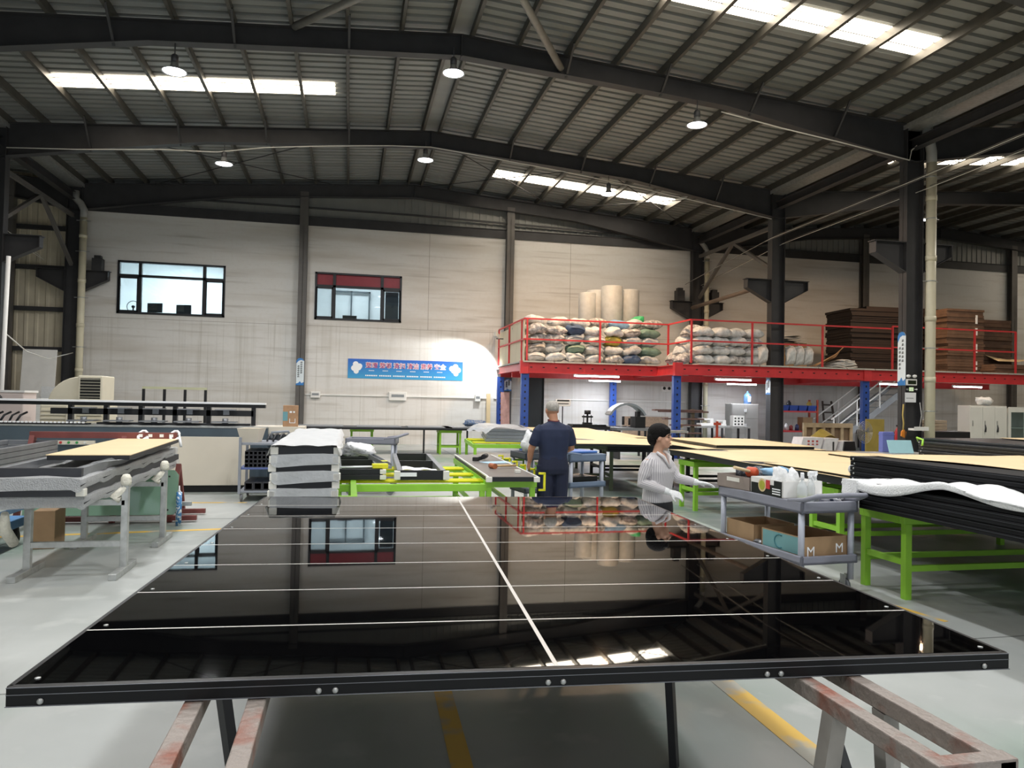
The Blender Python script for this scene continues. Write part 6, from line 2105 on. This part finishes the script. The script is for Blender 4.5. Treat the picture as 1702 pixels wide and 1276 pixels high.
# left arm reaches forward and down to the board edge, right arm bent in front
LE, LW = (-.27, .06, 1.06), (-.25, .16, .90)
b.tube([(-.17, 0, 1.33), (-.225, .0, 1.2), LE, (-.262, .11, .98), LW], [.055, .05, .043, .04, .028], 12)
hand(b, LW, (-.05, .45, -.9), (1, .2, 0), 1.0, .4, -1)
RE, RW = (.255, .03, 1.07), (.2, .26, 1.02)
b.tube([(.17, 0, 1.33), (.225, .0, 1.2), RE, (.235, .14, 1.04), RW], [.055, .05, .043, .04, .028], 12)
hand(b, RW, (-.25, .9, -.2), (0, -.2, -1), 1.0, .4, 1)
fuse(b, 'body', m_skin, .0085, mn, 3)
face_bits(mn, (-.012, .035, 1.548), 1.0, (0, 0, 0))
b = MB()
oval_loft(b, [(0, 0, .93, .178, .125), (0, 0, .99, .176, .122), (0, -.005, 1.1, .188, .13), (0, -.008, 1.22, .203, .132), (0, -.008, 1.31, .205, .118), (0, 0, 1.36, .17, .095), (0, .0, 1.395, .085, .07), (0, .005, 1.415, .066, .062)], 24)
for sx, e in ((-1, LE), (1, RE)):
    b.tube([(sx * .15, 0, 1.325), (sx * .2, 0, 1.28), (sx * .235, .008, 1.18), (sx * .25, .02 if sx > 0 else .03, 1.115)], [.065, .072, .07, .068], 16, flat=1)
# soft vertical folds on the back
sh = fuse(b, 'shirt', m_navyc, .009, mn, 3)
for v in sh.data.vertices:
    c = v.co
    if c.y < 0 and c.z < 1.3:
        c.y += .006 * math.sin(38 * c.x + 3 * c.z) * min(1, (1.3 - c.z) * 4)
MB().tube([(.066 * math.cos(a), .006 + .062 * math.sin(a), 1.417 + .012 * math.sin(a)) for a in [j * math.pi / 10 for j in range(21)]], .011, 8).build('collar', mat('dark_red_collar', '5a2430', .8, 0, .1, 9), mn)
b = MB()
oval_loft(b, [(0, 0, .98, .172, .12), (0, 0, .9, .19, .135), (0, -.005, .82, .2, .142), (0, 0, .76, .19, .13)], 24)
for sx in (-1, 1):
    b.tube([(sx * .098, 0, .86), (sx * .1, .0, .7), (sx * .102, .01, .46), (sx * .102, -.01, .25), (sx * .102, -.015, .06)], [.112, .106, .096, .092, .09], 16)
fuse(b, 'trousers', m_navyt, .01, mn, 3)
b = MB().sphere((-.012, .022, 1.585), 1, 20, 0, (.082, .1, .084))
b.v = [(x, y, max(z, 1.53 + .35 * max(0, y - .01) + .12 * abs(x))) for x, y, z in b.v]
b.build('hair', m_grey_hair, mn)
for sx in (-1, 1):
    MB().loft([[(sx * .112 + a * math.cos(q), .04 + b_ * math.sin(q), z) for q in (2 * math.pi * k / 14 for k in range(14))] for a, b_, z in ((.05, .14, 0), (.052, .14, .03), (.045, .12, .06), (.035, .07, .09))]).build('shoe', m_rubber, mn)

# ---- the woman: facing right, one hand before her, the other reaching to the trolley
wm = thing('person', 'woman in striped grey pullover and white gloves beside the trolley', 'person', (2.83, 6.52, 0), R(-148))
S = .93
HZ = 1.345
hrot = (0, 0, 0)
TM = Matrix.Rotation(R(22), 3, 'Z')


def TURN(p):
    return TM @ p


b = MB()
head(b, (0, .03, HZ), .93)
b.tube([(0, -.015, 1.14), (0, .0, 1.22), (0, .015, 1.29)], [.058, .046, .046], 14)
oval_loft(b, [(0, 0, .66, .14, .095), (0, 0, .82, .125, .085), (0, 0, 1.02, .145, .09), (0, 0, 1.15, .125, .065), (0, 0, 1.2, .05, .045)])
for sx in (-1, 1):
    b.tube([(sx * .08, 0, .72), (sx * .085, .01, .4), (sx * .085, -.02, .08)], [.075, .05, .04], 12)
RE, RW = (.22, -.03, .93), (.1, .19, .86)
LE, LW = (-.2, .09, .955), (-.25, .27, .93)
for sx, e, w in ((1, RE, RW), (-1, LE, LW)):
    m_ = [(e[i] + w[i]) / 2 for i in range(3)]
    b.tube([(sx * .14, 0, 1.13), (sx * .185, -.01 + (.03 if sx < 0 else 0), 1.05), e, m_, w], [.045, .042, .036, .034, .025], 12)
fuse(b, 'body', m_skin2, .008, wm, 3)
face_bits(wm, (0, .03, HZ), .93, hrot)
g1 = MB()
hand(g1, RW, (-.75, .6, -.3), (-.3, -.6, -.7), 1.08, .4, -1)
g1.tube([[RW[i] + (RE[i] - RW[i]) * .18 for i in range(3)], RW], [.034, .03], 12)
fuse(g1, 'glove', m_foamw, .006, wm, 2)
g2 = MB()
hand(g2, LW, (-.65, .75, -.1), (.1, .1, -1), 1.08, .3, 1)
g2.tube([[LW[i] + (LE[i] - LW[i]) * .18 for i in range(3)], LW], [.034, .03], 12)
fuse(g2, 'glove', m_foamw, .006, wm, 2)


def stripe_mat():
    m = bpy.data.materials.new('striped_knit')
    m.use_nodes = True
    nt = m.node_tree
    bs = nt.nodes['Principled BSDF']
    bs.inputs['Roughness'].default_value = .85
    at = nt.nodes.new('ShaderNodeAttribute')
    at.attribute_name = 'rib'
    w = nt.nodes.new('ShaderNodeMath')
    w.operation = 'SINE'
    nt.links.new(at.outputs['Fac'], w.inputs[0])
    r = nt.nodes.new('ShaderNodeValToRGB')
    r.color_ramp.elements[0].color = srgb('a8a5a9')
    r.color_ramp.elements[1].color = srgb('cfcccc')
    r.color_ramp.elements[0].position = 0
    r.color_ramp.elements[1].position = .35
    nt.links.new(w.outputs[0], r.inputs[0])
    nt.links.new(r.outputs[0], bs.inputs['Base Color'])
    return m


b = MB()
oval_loft(b, [(0, 0, .745, .16, .115), (0, 0, .78, .162, .118), (0, 0, .86, .152, .11), (0, .005, .95, .16, .118), (0, .012, 1.03, .17, .125), (0, .005, 1.1, .168, .105), (0, -.005, 1.15, .14, .08), (0, -.01, 1.185, .075, .06), (0, -.012, 1.2, .06, .052)], 26)
for sx, e, w in ((1, RE, RW), (-1, LE, LW)):
    m_ = [(e[i] + w[i]) / 2 for i in range(3)]
    w2 = [w[i] + (e[i] - w[i]) * .12 for i in range(3)]
    b.tube([(sx * .115, 0, 1.12), (sx * .165, -.005, 1.085), (sx * .2, (e[1]) * .5, 1.0), e, m_, w2], [.058, .06, .056, .05, .043, .034], 16)
pu = fuse(b, 'pullover', stripe_mat(), .008, wm, 3)
at = pu.data.attributes.new('rib', 'FLOAT', 'POINT')
vals = []
for v in pu.data.vertices:
    c = v.co
    best = (math.hypot(c.x, c.y) / .16, math.atan2(c.x, c.y) * 52)
    for sx, e, w in ((1, RE, RW), (-1, LE, LW)):
        for p, q in (((sx * .165, -.005, 1.1), e), (e, w)):
            p, q = Vector(p), Vector(q)
            d = q - p
            s_ = max(0, min(1, (c - p).dot(d) / d.length_squared))
            rad = c - (p + d * s_)
            k = rad.length / .058
            if k < best[0] and (c.z < 1.08 and abs(c.x) > .1 or c.y > .15):
                dn = d.normalized()
                a = dn.cross(Vector((0, 0, 1)) if abs(dn.z) < .8 else Vector((0, 1, 0))).normalized()
                best = (k, math.atan2(rad.dot(a), rad.dot(dn.cross(a))) * 17)
    vals.append(best[1])
at.data.foreach_set('value', vals)
v = MB().add([(-.05, .05, 1.19), (.05, .05, 1.19), (0, .137, 1.08), (-.05, .03, 1.19), (.05, .03, 1.19), (0, .11, 1.08)], [(0, 1, 2), (3, 5, 4), (0, 3, 4, 1), (1, 4, 5, 2), (2, 5, 3, 0)])
vv = v.build('neckline', m_skin2, wm, loc=(0, -.003, 0), rot=(0, 0, 0))
for sx in (-1, 1):
    MB().tube([(sx * .062, .03, 1.205), (sx * .05, .1, 1.165), (sx * .004, .132, 1.07)], [.014, .016, .01], 8).build('collar_flap', mat('pale_collar', 'cfcccc', .85, 0, .05, 20), wm)
b = MB()
oval_loft(b, [(0, 0, .8, .145, .1), (0, 0, .72, .162, .12), (0, -.005, .66, .168, .128), (0, 0, .6, .16, .115)], 24)
for sx in (-1, 1):
    b.tube([(sx * .08, 0, .68), (sx * .088, .0, .55), (sx * .09, .01, .36), (sx * .09, -.01, .2), (sx * .09, -.015, .05)], [.088, .08, .066, .06, .058], 16)
fuse(b, 'trousers', mat('black_trousers', '141418', .8, 0, .1, 5), .01, wm, 3)
b = MB().sphere((0, .006, HZ + .048), 1, 24, 0, (.09, .106, .084))
b.sphere((0, -.05, HZ - .005), 1, 18, 0, (.08, .056, .08))
for sx in (-1, 1):
    b.sphere((sx * .066, .005, HZ + .025), 1, 14, 0, (.02, .045, .05))
b.sphere((0, .078, HZ + .068), 1, 18, 0, (.064, .034, .028))
hr = fuse(b, 'hair', m_dark_hair, .006, wm, 1)
for o_ in [hr] + [c for c in wm.children if c.name.split('.')[0] in ('eye', 'eyebrow', 'lips')]:
    for v in o_.data.vertices:
        v.co = TURN(v.co)
for o_ in (c for c in wm.children if c.name.startswith('body')):
    for v in o_.data.vertices:
        k = max(0, min(1, (v.co.z - 1.19) / .07))
        if k > 0:
            v.co = v.co.lerp(TURN(v.co), k)
for sx in (-1, 1):
    MB().loft([[(sx * .09 + a * math.cos(q), .04 + b_ * math.sin(q), z) for q in (2 * math.pi * k / 14 for k in range(14))] for a, b_, z in ((.042, .115, 0), (.044, .115, .03), (.038, .1, .05), (.03, .06, .08))]).build('shoe', m_rubber, wm)
